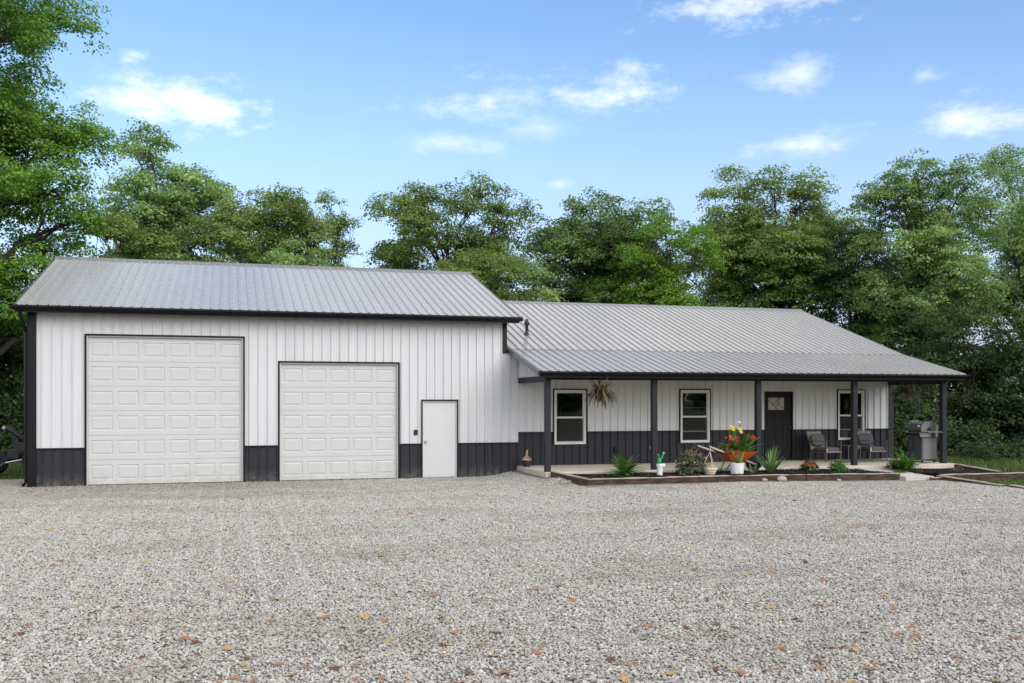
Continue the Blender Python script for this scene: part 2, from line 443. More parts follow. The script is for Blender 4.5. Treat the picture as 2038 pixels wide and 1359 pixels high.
def build_gravel():
    T = 0.5
    tiles = bpy.data.collections.new('stone_tiles')
    for i in range(7): tiles.objects.link(stone_tile(i, T * 1.16, 760))
    pts = []
    for X in np.arange(-6.5 + T / 2, GRAVEL_R, T):
        for Y in np.arange(-22 + T / 2, 2.6, T):
            d = ray(0, 0)
            xc = (X - CAM[0]) * C_ - (Y - CAM[1]) * S_; zc = (X - CAM[0]) * S_ + (Y - CAM[1]) * C_
            if zc < 4.2 or abs(xc) > zc * .72 + 4.0: continue
            if not bool(in_drive(np.array(X), np.array(Y))) or Y > -T / 2 + .02 and X > -1.2: continue
            if (11.0 if Y > -2.7 else 11.15 + (-2.6 - Y) / 1.3 * .45 - .12) < X < 20.7 and Y > -4.26 or X > 20.2 and Y > -4.3: continue
            if X > GRAVEL_R - .2: continue
            pts.append((X, Y, float(gz(X, Y))))
    me = bpy.data.meshes.new('gravel'); me.from_pydata(pts, [], [])
    rot = []
    for (x, y, z) in pts:
        dx = float(gz(x + .2, y) - gz(x - .2, y)) / .4; dy = float(gz(x, y + .2) - gz(x, y - .2)) / .4
        q = Vector((0, 0, 1)).rotation_difference(Vector((-dx, -dy, 1)).normalized()).to_matrix() @ Matrix.Rotation(random.randrange(4) * math.pi / 2, 3, 'Z')
        rot.extend(q.to_euler())
    me.attributes.new('rot', 'FLOAT_VECTOR', 'POINT').data.foreach_set('vector', rot)
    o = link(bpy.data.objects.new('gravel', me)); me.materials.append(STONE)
    ng = bpy.data.node_groups.new('scatter_stones', 'GeometryNodeTree')
    ng.interface.new_socket('Geometry', in_out='INPUT', socket_type='NodeSocketGeometry')
    ng.interface.new_socket('Geometry', in_out='OUTPUT', socket_type='NodeSocketGeometry')
    N = ng.nodes; L = ng.links
    gi = N.new('NodeGroupInput'); go = N.new('NodeGroupOutput')
    ci = N.new('GeometryNodeCollectionInfo'); ci.inputs['Collection'].default_value = tiles
    ci.inputs['Separate Children'].default_value = True; ci.inputs['Reset Children'].default_value = True
    ip = N.new('GeometryNodeInstanceOnPoints'); ip.inputs['Pick Instance'].default_value = True
    na = N.new('GeometryNodeInputNamedAttribute'); na.data_type = 'FLOAT_VECTOR'; na.inputs['Name'].default_value = 'rot'
    L.new(gi.outputs[0], ip.inputs['Points']); L.new(ci.outputs[0], ip.inputs['Instance'])
    L.new(na.outputs[0], ip.inputs['Rotation']); L.new(ip.outputs[0], go.inputs[0])
    md = o.modifiers.new('stones', 'NODES'); md.node_group = ng
    return tag(o, 'loose grey limestone gravel covering the driveway', 'gravel', kind='stuff')
build_gravel()

# ------------------------------------------------------------------ the building
house = thing('house', 'long white metal building with dark wainscot, two garage doors and a covered porch', 'house')
PITCH = 0.2286
RIB0 = -0.6662
def rib_profile(a0, a1, phase, hgt=0.040, half=0.017, top=0.010, minor=True):
    pts = [(a0, 0.0), (a1, 0.0)]
    n0 = math.floor((a0 - phase) / PITCH) - 1; n1 = math.ceil((a1 - phase) / PITCH) + 1
    for n in range(n0, n1 + 1):
        c = phase + n * PITCH
        for (x, h) in ((c - half, 0), (c - top, hgt), (c + top, hgt), (c + half, 0)): pts.append((x, h))
        if minor:
            for k in (1 / 3, 2 / 3):
                cc = c + PITCH * k
                for (x, h) in ((cc - .011, 0), (cc - .005, .003), (cc + .005, .003), (cc + .011, 0)): pts.append((x, h))
    pts = sorted(pts)
    def hgt_at(x):
        ph = ((x - phase + PITCH / 2) % PITCH) - PITCH / 2
        ax = abs(ph)
        if ax <= top: return hgt
        if ax < half: return hgt * (half - ax) / (half - top)
        return 0.0
    pts = [p for p in pts if a0 + 1e-4 < p[0] < a1 - 1e-4]
    return [(a0, hgt_at(a0))] + pts + [(a1, hgt_at(a1))]
def sheet(mb, O, A, T, Nn, a0, a1, t0, t1, phase, **kw):
    """ribbed steel sheet: A across the ribs, T along them, Nn outwards; t0 / t1 may be functions of a"""
    O, A, T, Nn = map(Vector, (O, A, T, Nn))
    pr = rib_profile(a0, a1, phase, **kw)
    f0 = t0 if callable(t0) else (lambda a: t0); f1 = t1 if callable(t1) else (lambda a: t1)
    vs = []
    for a, h in pr:
        p = O + A * a + Nn * h
        vs += [p + T * f0(a), p + T * f1(a)]
    mb.add(vs, [(2 * i, 2 * i + 2, 2 * i + 3, 2 * i + 1) for i in range(len(pr) - 1)])

D1 = (0.3234, 3.9834, 0.0, 3.66)
D2 = (4.8801, 7.9301, 0.0, 3.05)
MD = (8.579, 9.526, 0.0, 2.0735)
SLAB = 0.29
W1 = (12.275, 13.215, 0.86, 2.375); W2 = (16.105, 17.045, 0.86, 2.385); W3 = (21.34, 22.28, 0.88, 2.385)
FD = (18.85, 19.80, SLAB, 2.345)
G0, G1, H1 = -0.95, 10.91, 23.30
OPEN = [D1, D2, MD, W1, W2, W3, FD]
GWZ, HWZ = 0.922, 1.20
GTOP, HTOP = 4.22, 2.66

def wall_backing(name, x0, x1, z0, z1, y0, y1, openings, m):
    mb = MB()
    xs = sorted({x0, x1, *[o[0] for o in openings if x0 < o[0] < x1], *[o[1] for o in openings if x0 < o[1] < x1]})
    for a, c in zip(xs[:-1], xs[1:]):
        mid = (a + c) / 2
        op = [o for o in openings if o[0] < mid < o[1]]
        segs = [(z0, z1)]
        for o in op:
            new = []
            for (p, q) in segs:
                if o[3] <= p or o[2] >= q: new.append((p, q)); continue
                if o[2] > p: new.append((p, o[2]))
                if o[3] < q: new.append((o[3], q))
            segs = new
        for p, q in segs: mb.box(a, c, y0, y1, p, q)
    return mb.build(name, m, house)
wall = wall_backing('wall', G0, G1, -0.1, GTOP, .004, .12, OPEN, [INSIDE])
wall_h = wall_backing('wall', G1 + .001, H1, -0.1, 3.36, .004, .12, OPEN, [INSIDE])

def front_sheets(x0, x1, z0, z1, m, name, parent):
    n0 = math.floor((x0 - RIB0) / (4 * PITCH)) - 1; n1 = math.ceil((x1 - RIB0) / (4 * PITCH))
    for n in range(n0, n1):
        a0 = max(x0, RIB0 + (n * 4 + .5) * PITCH); a1 = min(x1, RIB0 + (n * 4 + 4.5) * PITCH)
        if a1 - a0 < .02: continue
        mb = MB()
        xs = sorted({a0, a1, *[v for o in OPEN for v in o[:2] if a0 < v < a1]})
        for a, c in zip(xs[:-1], xs[1:]):
            mid = (a + c) / 2; segs = [(z0, z1)]
            for o in OPEN:
                if o[0] < mid < o[1]:
                    new = []
                    for p, q in segs:
                        if o[3] <= p or o[2] >= q: new.append((p, q)); continue
                        if o[2] > p: new.append((p, o[2]))
                        if o[3] < q: new.append((o[3], q))
                    segs = new
            for p, q in segs: sheet(mb, (0, 0, 0), (1, 0, 0), (0, 0, 1), (0, -1, 0), a, c, p, q, RIB0)
        if mb.v: mb.build(name, m, parent)
front_sheets(G0, 10.915, GWZ, GTOP, WHITE, 'wall_panel', wall)
front_sheets(10.915, 11.24, GWZ, 3.40, WHITE, 'wall_panel', wall)
front_sheets(G0, 11.24, -.06, GWZ, DARK, 'wainscot_panel', wall)
front_sheets(11.24, H1, HWZ, HTOP, WHITE, 'wall_panel', wall_h)
front_sheets(11.24, H1, SLAB - .05, HWZ, DARK, 'wainscot_panel', wall_h)

# trims on the front
def trim(name, boxes, m=BLACK, parent=house, bevel=0.0):
    mb = MB()
    for bx in boxes: mb.box(*bx)
    return mb.build(name, m, parent, bevel=bevel)
def split_line(x0, x1, z, h, dep, name, parent):
    segs = [(x0, x1)]
    for o in OPEN:
        if o[2] < z < o[3]:
            new = []
            for a, c in segs:
                if o[1] <= a or o[0] >= c: new.append((a, c)); continue
                if o[0] > a: new.append((a, o[0]))
                if o[1] < c: new.append((o[1], c))
            segs = new
    for a, c in segs: trim(name, [(a, c, -dep, .003, z - h / 2, z + h / 2)], BLACK, parent)
split_line(G0, 11.24, GWZ, .03, .044, 'wainscot_trim', wall)
split_line(11.241, H1, HWZ, .03, .044, 'wainscot_trim', wall_h)
trim('corner_trim', [(G0 - .03, G0 + .165, -.046, .003, -.05, GTOP)])
trim('corner_trim', [(G0 - .03, G0 + .002, .004, .17, -.05, GTOP)])
trim('corner_trim', [(10.80, 10.915, -.046, .003, 3.40, GTOP), (10.80, 10.97, -.049, .001, 3.37, 3.42)])
trim('corner_trim', [(H1 - .17, H1 + .02, -.046, .003, HWZ + .02, 2.64), ], DARK)
trim('corner_trim', [(H1 - .17, H1 + .02, -.045, .002, SLAB, HWZ - .02), ], DARK)
# side and rear walls
def side_wall(X, n, y0, y1, z0, zf, mats, wz):
    mb = MB(); sheet(mb, (X, 0, 0), (0, 1, 0), (0, 0, 1), (n, 0, 0), y0, y1, wz, zf, .1); mb.build('wall_panel', WHITE, mats)
    mb = MB(); sheet(mb, (X, 0, 0), (0, 1, 0), (0, 0, 1), (n, 0, 0), y0, y1, z0, wz, .1); mb.build('wainscot_panel', DARK, mats)
RG_Y, RG_Z = 5.2, 6.20           # garage ridge
RH_Y, RH_Z = 5.55, 5.34          # house ridge
g_under = lambda y: RG_Z - abs(y - RG_Y) / 3 - .07
h_under = lambda y: RH_Z - abs(y - RH_Y) / 3 - .07
GB, HB = 2 * RG_Y, 2 * RH_Y
wl = MB(); wl.box(G0 + .003, G0 + .1, .121, GB, -.1, GTOP - .06); wl.box(G0, G1, GB - .1, GB - .003, -.1, GTOP - .08)
o = wl.build('wall', INSIDE, house); side_wall(G0, -1, .17, GB, -.06, lambda a: g_under(a), o, GWZ)
wl = MB(); wl.box(G1 - .12, G1 - .003, .121, GB - .11, -.1, GTOP); o = wl.build('wall', INSIDE, house)
mb = MB(); sheet(mb, (G1, 0, 0), (0, 1, 0), (0, 0, 1), (1, 0, 0), .005, GB, 3.0, lambda a: g_under(a), .1); mb.build('wall_panel', WHITE, o)
wl = MB(); wl.box(H1 - .1, H1 - .003, .121, HB, -.1, 3.3); wl.box(G1, H1, HB - .1, HB - .003, -.1, 3.3); o = wl.build('wall', INSIDE, house)
side_wall(H1, 1, .005, HB, -.06, lambda a: h_under(a), o, HWZ)
mb = MB(); sheet(mb, (0, GB, 0), (1, 0, 0), (0, 0, 1), (0, 1, 0), G0, G1, -.06, GTOP, RIB0); mb.build('wall_panel', WHITE, o)
mb = MB(); sheet(mb, (0, HB, 0), (1, 0, 0), (0, 0, 1), (0, 1, 0), G1, H1, -.06, 3.2, RIB0); mb.build('wall_panel', WHITE, o)
# rooms behind the windows
mb = MB(); mb.box(11.3, 23.15, .13, 6.0, SLAB - .15, SLAB - .02); mb.build('interior_floor', INSIDE, house)
mb = MB(); mb.box(11.3, 23.15, 4.0, 4.1, SLAB - .02, 2.65); mb.build('interior_wall', INSIDE, house)
mb = MB(); mb.box(11.0, 23.15, .13, 11.0, 2.66, 2.72); mb.build('interior_ceiling', INSIDE, house)

# garage doors
def garage_door(D, rows, cols):
    x0, x1, z0, z1 = D
    fr = MB()      # white jamb returns inside the opening
    fr.box(x0, x0 + .03, -.012, .16, z0, z1 - .03); fr.box(x1 - .03, x1, -.012, .16, z0, z1 - .03); fr.box(x0, x1, -.012, .16, z1 - .03, z1)
    door = fr.build('garage_door', DOORW, house)
    ax0, ax1, az0, az1 = x0 + .031, x1 - .031, z0 + .03, z1 - .03
    sh = (az1 - az0) / rows
    pm = None; pw = (ax1 - ax0) / cols
    w = pw * .84; h = sh * .60
    Yf = .065
    for r in range(rows):
        b0 = az0 + r * sh; mb = MB()
        zc = b0 + sh / 2; xs = [ax0]
        for c in range(cols):
            xc = ax0 + (c + .5) * pw; xs += [xc - w / 2, xc + w / 2]
        xs.append(ax1)
        lo, hi = b0 + .004, b0 + sh - .004
        for i in range(len(xs) - 1):
            if i % 2 == 0: mb.box(xs[i], xs[i + 1], Yf, Yf + .04, lo, hi)
            else:
                mb.box(xs[i], xs[i + 1], Yf, Yf + .04, lo, zc - h / 2); mb.box(xs[i], xs[i + 1], Yf, Yf + .04, zc + h / 2, hi)
        mb.box(ax0, ax1, Yf + .008, Yf + .038, lo - .006, lo)
        mb.build('door_section', DOORW, door)
        for c in range(cols):
            if pm is None:
                p = MB(); vs = []
                for ins, y in ((0, 0), (.012, .014), (.03, .014), (.055, .002)):
                    a, d = w / 2 - ins, h / 2 - ins
                    vs += [(-a, y, -d), (a, y, -d), (a, y, d), (-a, y, d)]
                fs = [(k * 4 + i, k * 4 + (i + 1) % 4, k * 4 + 4 + (i + 1) % 4, k * 4 + 4 + i) for k in range(3) for i in range(4)] + [(12, 13, 14, 15)]
                p.add(vs, fs); o = p.build('raised_panel', DOORW, door); pm = o.data
            else: o = link(bpy.data.objects.new('raised_panel', pm), door)
            o.location = (ax0 + (c + .5) * pw, Yf, zc)
    # rubber bottom seal and the concrete sill in front of it
    s = MB(); s.box(ax0, ax1, Yf - .004, Yf + .03, z0 + .008, z0 + .0285); s.build('bottom_seal', RUBBER, door)
    s = MB(); s.box(x0, x1, -.10, .3, -.12, z0 + .006); s.build('door_sill', WALKM, house)
    for nm, bx in (('door_trim', (x0 - .04, x0 + .001, -.046, .003, 0, z1 + .04)), ('door_trim', (x1 - .001, x1 + .04, -.046, .003, 0, z1 + .04)), ('door_trim', (x0 + .001, x1 - .001, -.046, .003, z1 - .001, z1 + .04))):
        trim(nm, [bx], BLACK, door)
    return door
garage_door(D1, 6, 6); garage_door(D2, 5, 5)
mb = MB(); mb.box(-.8, 10.7, 2.5, 2.55, 0, 4.0); mb.build('interior_wall', INSIDE, house)

# man door
x0, x1, z0, z1 = MD
mb = MB(); mb.box(x0 + .035, x1 - .035, .03, .075, z0 + .03, z1 - .035)
door = mb.build('door', mat('white_door_paint', (.68, .68, .68), (.65, .65, .65), 2, rough=.4), house, bevel=.003)
mb = MB(); mb.box(x0, x0 + .034, -.004, .12, 0, z1); mb.box(x1 - .034, x1, -.004, .12, 0, z1); mb.box(x0 + .034, x1 - .034, -.004, .12, z1 - .034, z1)
mb.build('door_frame', VINYL, door)
for bx in ((x0 - .03, x0 + .004, -.046, .003, 0, z1 + .03), (x1 - .004, x1 + .03, -.046, .003, 0, z1 + .03), (x0 + .004, x1 - .004, -.046, .003, z1 - .004, z1 + .03)): trim('door_trim', [bx], BLACK, door)
mb = MB(); mb.lathe([(0, -.07), (.026, -.068), (.03, -.05), (.022, -.036), (.01, -.03), (.01, -.01), (.032, -.006), (.032, .003)], 16, (x0 + .10, .03, .98), axis='Y'); mb.build('door_knob', STEEL, door, smooth=True)
mb = MB(); mb.box(x0 + .034, x1 - .034, -.05, .1, -.05, .028); mb.build('threshold', STEEL, door)
mb = MB(); mb.box(8.355, 8.445, -.045, -.002, 1.17, 1.30); o = mb.build('door_keypad', BLACK, house, bevel=.006)
mb = MB()
for i in range(3):
    for j in range(4): mb.box(8.372 + i * .02, 8.386 + i * .02, -.048, -.0445, 1.185 + j * .02, 1.199 + j * .02)
mb.build('key_buttons', GUN, o)

# windows (single hung; the lower sash of two of them is pushed part way up)
def ring(mb, x0, x1, z0, z1, w, y0, y1, m=0):
    mb.box(x0, x0 + w, y0, y1, z0, z1, m); mb.box(x1 - w, x1, y0, y1, z0, z1, m)
    mb.box(x0 + w, x1 - w, y0, y1, z0, z0 + w, m); mb.box(x0 + w, x1 - w, y0, y1, z1 - w, z1, m)
def window(W, raised):
    x0, x1, z0, z1 = W
    mb = MB(); ring(mb, x0 + .002, x1 - .002, z0 + .002, z1 - .002, .055, -.035, .09); win = mb.build('window', VINYL, house, bevel=.004)
    zm = z0 + (z1 - z0) * .50
    a0, a1 = x0 + .058, x1 - .058
    mb = MB(); ring(mb, a0, a1, zm - .02, z1 - .058, .032, .0, .028); mb.build('upper_sash', VINYL, win)
    mb = MB(); mb.box(a0 + .032, a1 - .032, .012, .016, zm + .012, z1 - .09); mb.build('pane', GLASS, win)
    lift = raised
    l0, l1 = z0 + .058 + lift, zm + .015 + lift
    mb = MB(); ring(mb, a0, a1, l0, l1, .034, .034, .062); mb.build('lower_sash', VINYL, win)
    mb = MB(); mb.box(a0 + .034, a1 - .034, .046, .05, l0 + .034, l1 - .034); mb.build('pane', GLASS, win)
    # screen frame over the lower half
    mb = MB(); ring(mb, a0 + .004, a1 - .004, z0 + .06, zm - .022, .014, -.014, -.004); o = mb.build('screen_frame', VINYL, win)
    m, nt, N, L, bb = (None,) * 5
    mb = MB(); mb.add([(a0 + .018, -.009, z0 + .074), (a1 - .018, -.009, z0 + .074), (a1 - .018, -.009, zm - .036), (a0 + .018, -.009, zm - .036)], [(0, 1, 2, 3)])
    mb.build('insect_screen', screen_m, win)
    for bx in ((x0 - .028, x0 + .002, -.047, .003, z0 - .0, z1 + .03), (x1 - .002, x1 + .028, -.047, .003, z0, z1 + .03), (x0 + .002, x1 - .002, -.047, .003, z1 - .002, z1 + .03)): trim('window_trim', [bx], BLACK, win)
    return win
def screen_mat():
    m, nt, N, L, b = _nodes('screen_mesh')
    tr = N.new('ShaderNodeBsdfTransparent'); mx = N.new('ShaderNodeMixShader'); mx.inputs[0].default_value = .55
    b.inputs['Base Color'].default_value = (.03, .032, .03, 1); b.inputs['Roughness'].default_value = .8
    L.new(tr.outputs[0], mx.inputs[1]); L.new(b.outputs[0], mx.inputs[2]); L.new(mx.outputs[0], N['Material Output'].inputs[0]); return m
screen_m = screen_mat()
window(W1, 0.0); window(W2, .25); window(W3, .24)
# curtain behind the window by the chairs
mb = MB()
cx0, cx1 = W3[0] + .32, W3[0] + .52
pts = [(cx0 + (cx1 - cx0) * i / 24, .22 + .025 * math.sin(i * 1.6)) for i in range(25)]
mb.add([p for x, y in pts for p in ((x, y, .95), (x, y, 2.3))], [(2 * i, 2 * i + 2, 2 * i + 3, 2 * i + 1) for i in range(24)])
tag(mb.build('curtain', mat('curtain_cloth', (.55, .50, .36), (.48, .43, .3), 8, rough=.9), smooth=True), 'narrow cream curtain hanging inside the window behind the porch chairs', 'curtain')

# front door
x0, x1, z0, z1 = FD
CHAR = mat('door_charcoal', (.009, .009, .011), (.007, .007, .008), 3, rough=.6, spec=.25, stretch=(5, 5, .4))
mb = MB(); dx0, dx1, dz0, dz1 = x0 + .04, x1 - .04, z0 + .02, z1 - .04
px0, px1, pz0, pz1 = dx0 + .10, dx0 + .64, 1.80, 2.16
mb.box(dx0, dx1, .02, .06, dz0, pz0); mb.box(dx0, dx1, .02, .06, pz1, dz1); mb.box(dx0, px0, .02, .06, pz0, pz1); mb.box(px1, dx1, .02, .06, pz0, pz1)
fd = mb.build('door', CHAR, house)
w3 = (dx1 - dx0 - .16) / 3
for i in range(3):
    mb = MB(); mb.box(dx0 + .04 + i * (w3 + .04), dx0 + .04 + i * (w3 + .04) + w3, .012, .0195, dz0 + .16, pz0 - .12); mb.build('door_plank', CHAR, fd, bevel=.003)
mb = MB(); mb.box(px0, px1, .035, .043, pz0, pz1); mb.build('pane', FROST, fd)
mb = MB()
def mun(a, c): mb.bar((px0 + a[0] * (px1 - px0), .03, pz0 + a[1] * (pz1 - pz0)), (px0 + c[0] * (px1 - px0), .03, pz0 + c[1] * (pz1 - pz0)), .012, .012)
for a, c in (((.02, .80), (.62, .02)), ((.25, .40), (.66, .98)), ((.46, .22), (.70, .55)), ((.55, .60), (.98, .12)), ((.55, .60), (.78, .98))): mun(a, c)
mb.build('muntin', CHAR, fd)
mb = MB(); ring(mb, x0, x1, z0, z1, .039, -.03, .09); mb.build('door_frame', BLACK, fd)
mb = MB(); mb.lathe([(0, -.075), (.03, -.07), (.032, -.05), (.012, -.035), (.012, -.01), (.034, -.006), (.034, .003)], 14, (dx1 - .07, .02, 1.27), axis='Y')
mb.lathe([(0, -.018), (.028, -.016), (.028, .003)], 14, (dx1 - .07, .02, 1.42), axis='Y'); mb.build('door_knob', GUN, fd, smooth=True)
# small fittings on the porch wall
mb = MB(); mb.box(14.05, 14.17, -.06, -.001, .62, .78); mb.build('outlet_cover', BLACK, house, bevel=.012)
mb = MB(); mb.tube([(15.13, .0, .75), (15.13, -.08, .75), (15.13, -.10, .70)], .013, 8); mb.lathe([(0, -.02), (.028, -.018), (.028, -.012), (0, -.01)], 10, (15.13, -.05, .785)); mb.build('spigot', STEEL, house, smooth=True)

# roofs
GX0, GX1 = -1.18, 11.15
HX0, HX1 = 10.97, 23.64
cs = math.cos(math.atan(1 / 3)); sn = math.sin(math.atan(1 / 3))
c4 = math.cos(math.atan(.25)); s4 = math.sin(math.atan(.25))
def roof_deck(name, x0, x1, prof, th):
    """solid slab following the profile [(y, z)...] of the top, th thick"""
    mb = MB(); n = len(prof)
    vs = [(x, y, z - d) for x in (x0, x1) for d in (0, th) for (y, z) in prof]
    fs = []
    for i in range(n - 1):
        fs += [(i, 2 * n + i, 2 * n + i + 1, i + 1), (n + i, n + i + 1, 3 * n + i + 1, 3 * n + i)]
        fs += [(i, i + 1, n + i + 1, n + i), (2 * n + i, 3 * n + i, 3 * n + i + 1, 2 * n + i + 1)]
    fs += [(0, n, 3 * n, 2 * n), (n - 1, 3 * n - 1, 4 * n - 1, 2 * n - 1)]
    mb.add(vs, fs); return mb.build(name, BLACK, house)
GE_Y = -.45; GE_Z = RG_Z - (RG_Y - GE_Y) / 3
groof = roof_deck('roof', GX0 + .01, GX1 - .01, [(GE_Y + .01, GE_Z - .006), (RG_Y, RG_Z - .006), (2 * RG_Y - GE_Y - .01, GE_Z - .006)], .09)
HE_Y = -2.75; HBK = RH_Z - RH_Y / 3; HE_Z = HBK + HE_Y / 4
hroof = roof_deck('roof', HX0 + .01, HX1 - .01, [(HE_Y + .01, HE_Z - .006), (0, HBK - .006), (RH_Y, RH_Z - .006), (2 * RH_Y + .4, RH_Z - (RH_Y + .4) / 3 - .006)], .08)
def slope_sheets(x0, x1, O, T, Nn, L0, L1, parent, phase):
    n0 = math.floor((x0 - phase) / (4 * PITCH)) - 1; n1 = math.ceil((x1 - phase) / (4 * PITCH)) + 1
    for n in range(n0, n1):
        a0 = max(x0, phase + (n * 4 + .5) * PITCH); a1 = min(x1, phase + (n * 4 + 4.5) * PITCH)
        if a1 - a0 < .02: continue
        mb = MB(); sheet(mb, O, (1, 0, 0), T, Nn, a0, a1, L0, L1, phase, hgt=.036, half=.021, top=.012)
        mb.build('roof_panel', ROOF, parent)
Lg = (RG_Y - GE_Y) / cs
slope_sheets(GX0, GX1, (0, GE_Y, GE_Z), (0, cs, sn), (0, -sn, cs), -.03, Lg, groof, GX0 + .05)
slope_sheets(GX0, GX1, (0, RG_Y, RG_Z), (0, cs, -sn), (0, sn, cs), 0, Lg + .03, groof, GX0 + .05)
slope_sheets(HX0, HX1, (0, 0, HBK + .012), (0, cs, sn), (0, -sn, cs), -.05, RH_Y / cs, hroof, HX0 + .05)
slope_sheets(HX0, HX1, (0, HE_Y, HE_Z), (0, c4, s4), (0, -s4, c4), -.03, -HE_Y / c4 + .05, hroof, HX0 + .05)
slope_sheets(HX0, HX1, (0, RH_Y, RH_Z), (0, cs, -sn), (0, sn, cs), 0, (RH_Y + .4) / cs, hroof, HX0 + .05)
# screws
def screws(parent, x0, x1, O, T, Nn, rows, phase):
    O, T, Nn = map(Vector, (O, T, Nn)); mb = MB()
    for t in rows:
        n = 0
        while True:
            x = phase + .045 + n * PITCH; n += 1
            if x > x1 - .02: break
            p = O + T * (t + random.uniform(-.01, .01)) + Vector((x, 0, 0)); r = .008
            mb.add([p + Vector((r, 0, 0)), p + T * r, p - Vector((r, 0, 0)), p - T * r, p + Nn * .009], [(0, 1, 4), (1, 2, 4), (2, 3, 4), (3, 0, 4)])
    tag(mb.build('roof_screws', GUN, parent), kind='stuff')
screws(groof, GX0, GX1, (0, GE_Y, GE_Z + .002), (0, cs, sn), (0, -sn, cs), [.12, .75, 1.4, 2.05, 2.7, 3.35, 4.0, 4.65, 5.3, 5.75], GX0 + .05)
screws(hroof, HX0, HX1, (0, 0, HBK + .014), (0, cs, sn), (0, -sn, cs), [.1, .75, 1.4, 2.05, 2.7, 3.35, 4.0, 4.65, 5.3], HX0 + .05)
screws(hroof, HX0, HX1, (0, HE_Y, HE_Z + .002), (0, c4, s4), (0, -s4, c4), [.12, .8, 1.45, 2.1], HX0 + .05)
# ridge caps
RIDGE = mat('ridge_steel', (.20, .20, .205), (.16, .16, .165), 3, rough=.3, spec=.8)
for nm, x0, x1, ry, rz, par in (('ridge_cap', GX0 - .02, GX1 + .02, RG_Y, RG_Z, groof), ('ridge_cap', HX0 - .02, HX1 + .02, RH_Y, RH_Z, hroof)):
    mb = MB(); w = .2
    prof = [(-w, -w / 3 + .022), (-.035, .035), (0, .06), (.035, .035), (w, -w / 3 + .022), (w, -w / 3 - .003), (-w, -w / 3 - .003)]
    k = len(prof); mb.add([(x, ry + p, rz + q) for x in (x0, x1) for p, q in prof], [(i, (i + 1) % k, k + (i + 1) % k, k + i) for i in range(k)] + [tuple(range(k))[::-1], tuple(range(k, 2 * k))])
    mb.build(nm, RIDGE, par)
# gutters: open K-profile troughs
def gutter(x0, x1, y, z, parent):
    prof = [(0, 0), (0, -.11), (-.07, -.11), (-.085, -.075), (-.115, -.04), (-.115, .0), (-.108, .0), (-.108, -.036), (-.078, -.07), (-.065, -.103), (-.006, -.103), (-.006, 0)]
    k = len(prof); mb = MB()
    mb.add([(x, y + p, z + q) for x in (x0, x1) for p, q in prof], [(i, (i + 1) % k, k + (i + 1) % k, k + i) for i in range(k)])
    for x in (x0, x1): mb.box(x - .003, x + .003, y - .114, y - .001, z - .11, z - .004)
    return mb.build('gutter', BLACK, parent)
gutter(GX0 - .03, GX1 + .06, GE_Y + .012, GE_Z + .002, groof)
gutter(HX0 - .03, HX1 + .03, HE_Y + .012, HE_Z + .002, hroof)
trim('fascia', [(GX0 + .01, GX1 - .01, GE_Y + .012, GE_Y + .04, GE_Z - .16, GE_Z - .098)], BLACK, groof)
trim('fascia', [(HX0 + .01, HX1 - .01, HE_Y + .012, HE_Y + .04, HE_Z - .15, HE_Z - .088)], BLACK, hroof)
# soffits
trim('soffit', [(GX0 + .01, GX1 - .01, GE_Y + .042, -.03, GTOP - .018, GTOP + .004)], BLACK, groof)
# rake trims along the sloping roof edges
def rake(x, prof, h, parent, m=BLACK, w=.025):
    for (y0, z0), (y1, z1) in zip(prof[:-1], prof[1:]):
        mb = MB(); mb.add([(xx, yy, zz) for xx in (x - w / 2, x + w / 2) for (yy, zz) in ((y0, z0 - h), (y1, z1 - h), (y1, z1), (y0, z0))],
               [(0, 1, 2, 3), (4, 7, 6, 5), (0, 4, 5, 1), (1, 5, 6, 2), (2, 6, 7, 3), (3, 7, 4, 0)])
        mb.build('rake_trim', m, parent)
GRAYT = mat('grey_trim', (.12, .12, .125), (.10, .10, .105), 3, rough=.35)
rake(GX0 - .004, [(GE_Y, GE_Z + .02), (RG_Y, RG_Z + .02)], .14, groof, GRAYT); rake(GX1 + .004, [(GE_Y, GE_Z + .02), (RG_Y, RG_Z + .02)], .14, groof, GRAYT)
rake(HX0 - .004, [(HE_Y, HE_Z + .015), (0, HBK + .015)], .12, hroof, GRAYT)
rake(HX1 + .004, [(HE_Y, HE_Z + .02), (0, HBK + .02)], .12, hroof, GRAYT); rake(HX1 + .004, [(0, HBK + .02), (RH_Y, RH_Z + .02)], .12, hroof, GRAYT)
# downspout on the far left corner
mb = MB(); mb.tube([(GX0 + .12, GE_Y - .03, GE_Z - .11), (GX0 + .12, GE_Y + .06, GE_Z - .22), (G0 - .075, .04, GTOP - .5), (G0 - .075, .05, .12), (G0 - .12, -.05, .06)], .038, 8); mb.build('downspout', BLACK, house)
# vent pipe through the house roof
vx = 11.93; vy = 1.42; vz = HBK + vy / 3
mb = MB(); mb.lathe([(.11, -.05), (.085, .03), (.05, .06), (.045, .30), (.075, .31), (.085, .36), (.045, .42), (.04, .47), (0, .48)], 14, (vx, vy, vz)); mb.build('vent_pipe', mat('vent_black', (.02, .02, .021), (.015, .015, .016), 6, rough=.5), hroof, smooth=True)

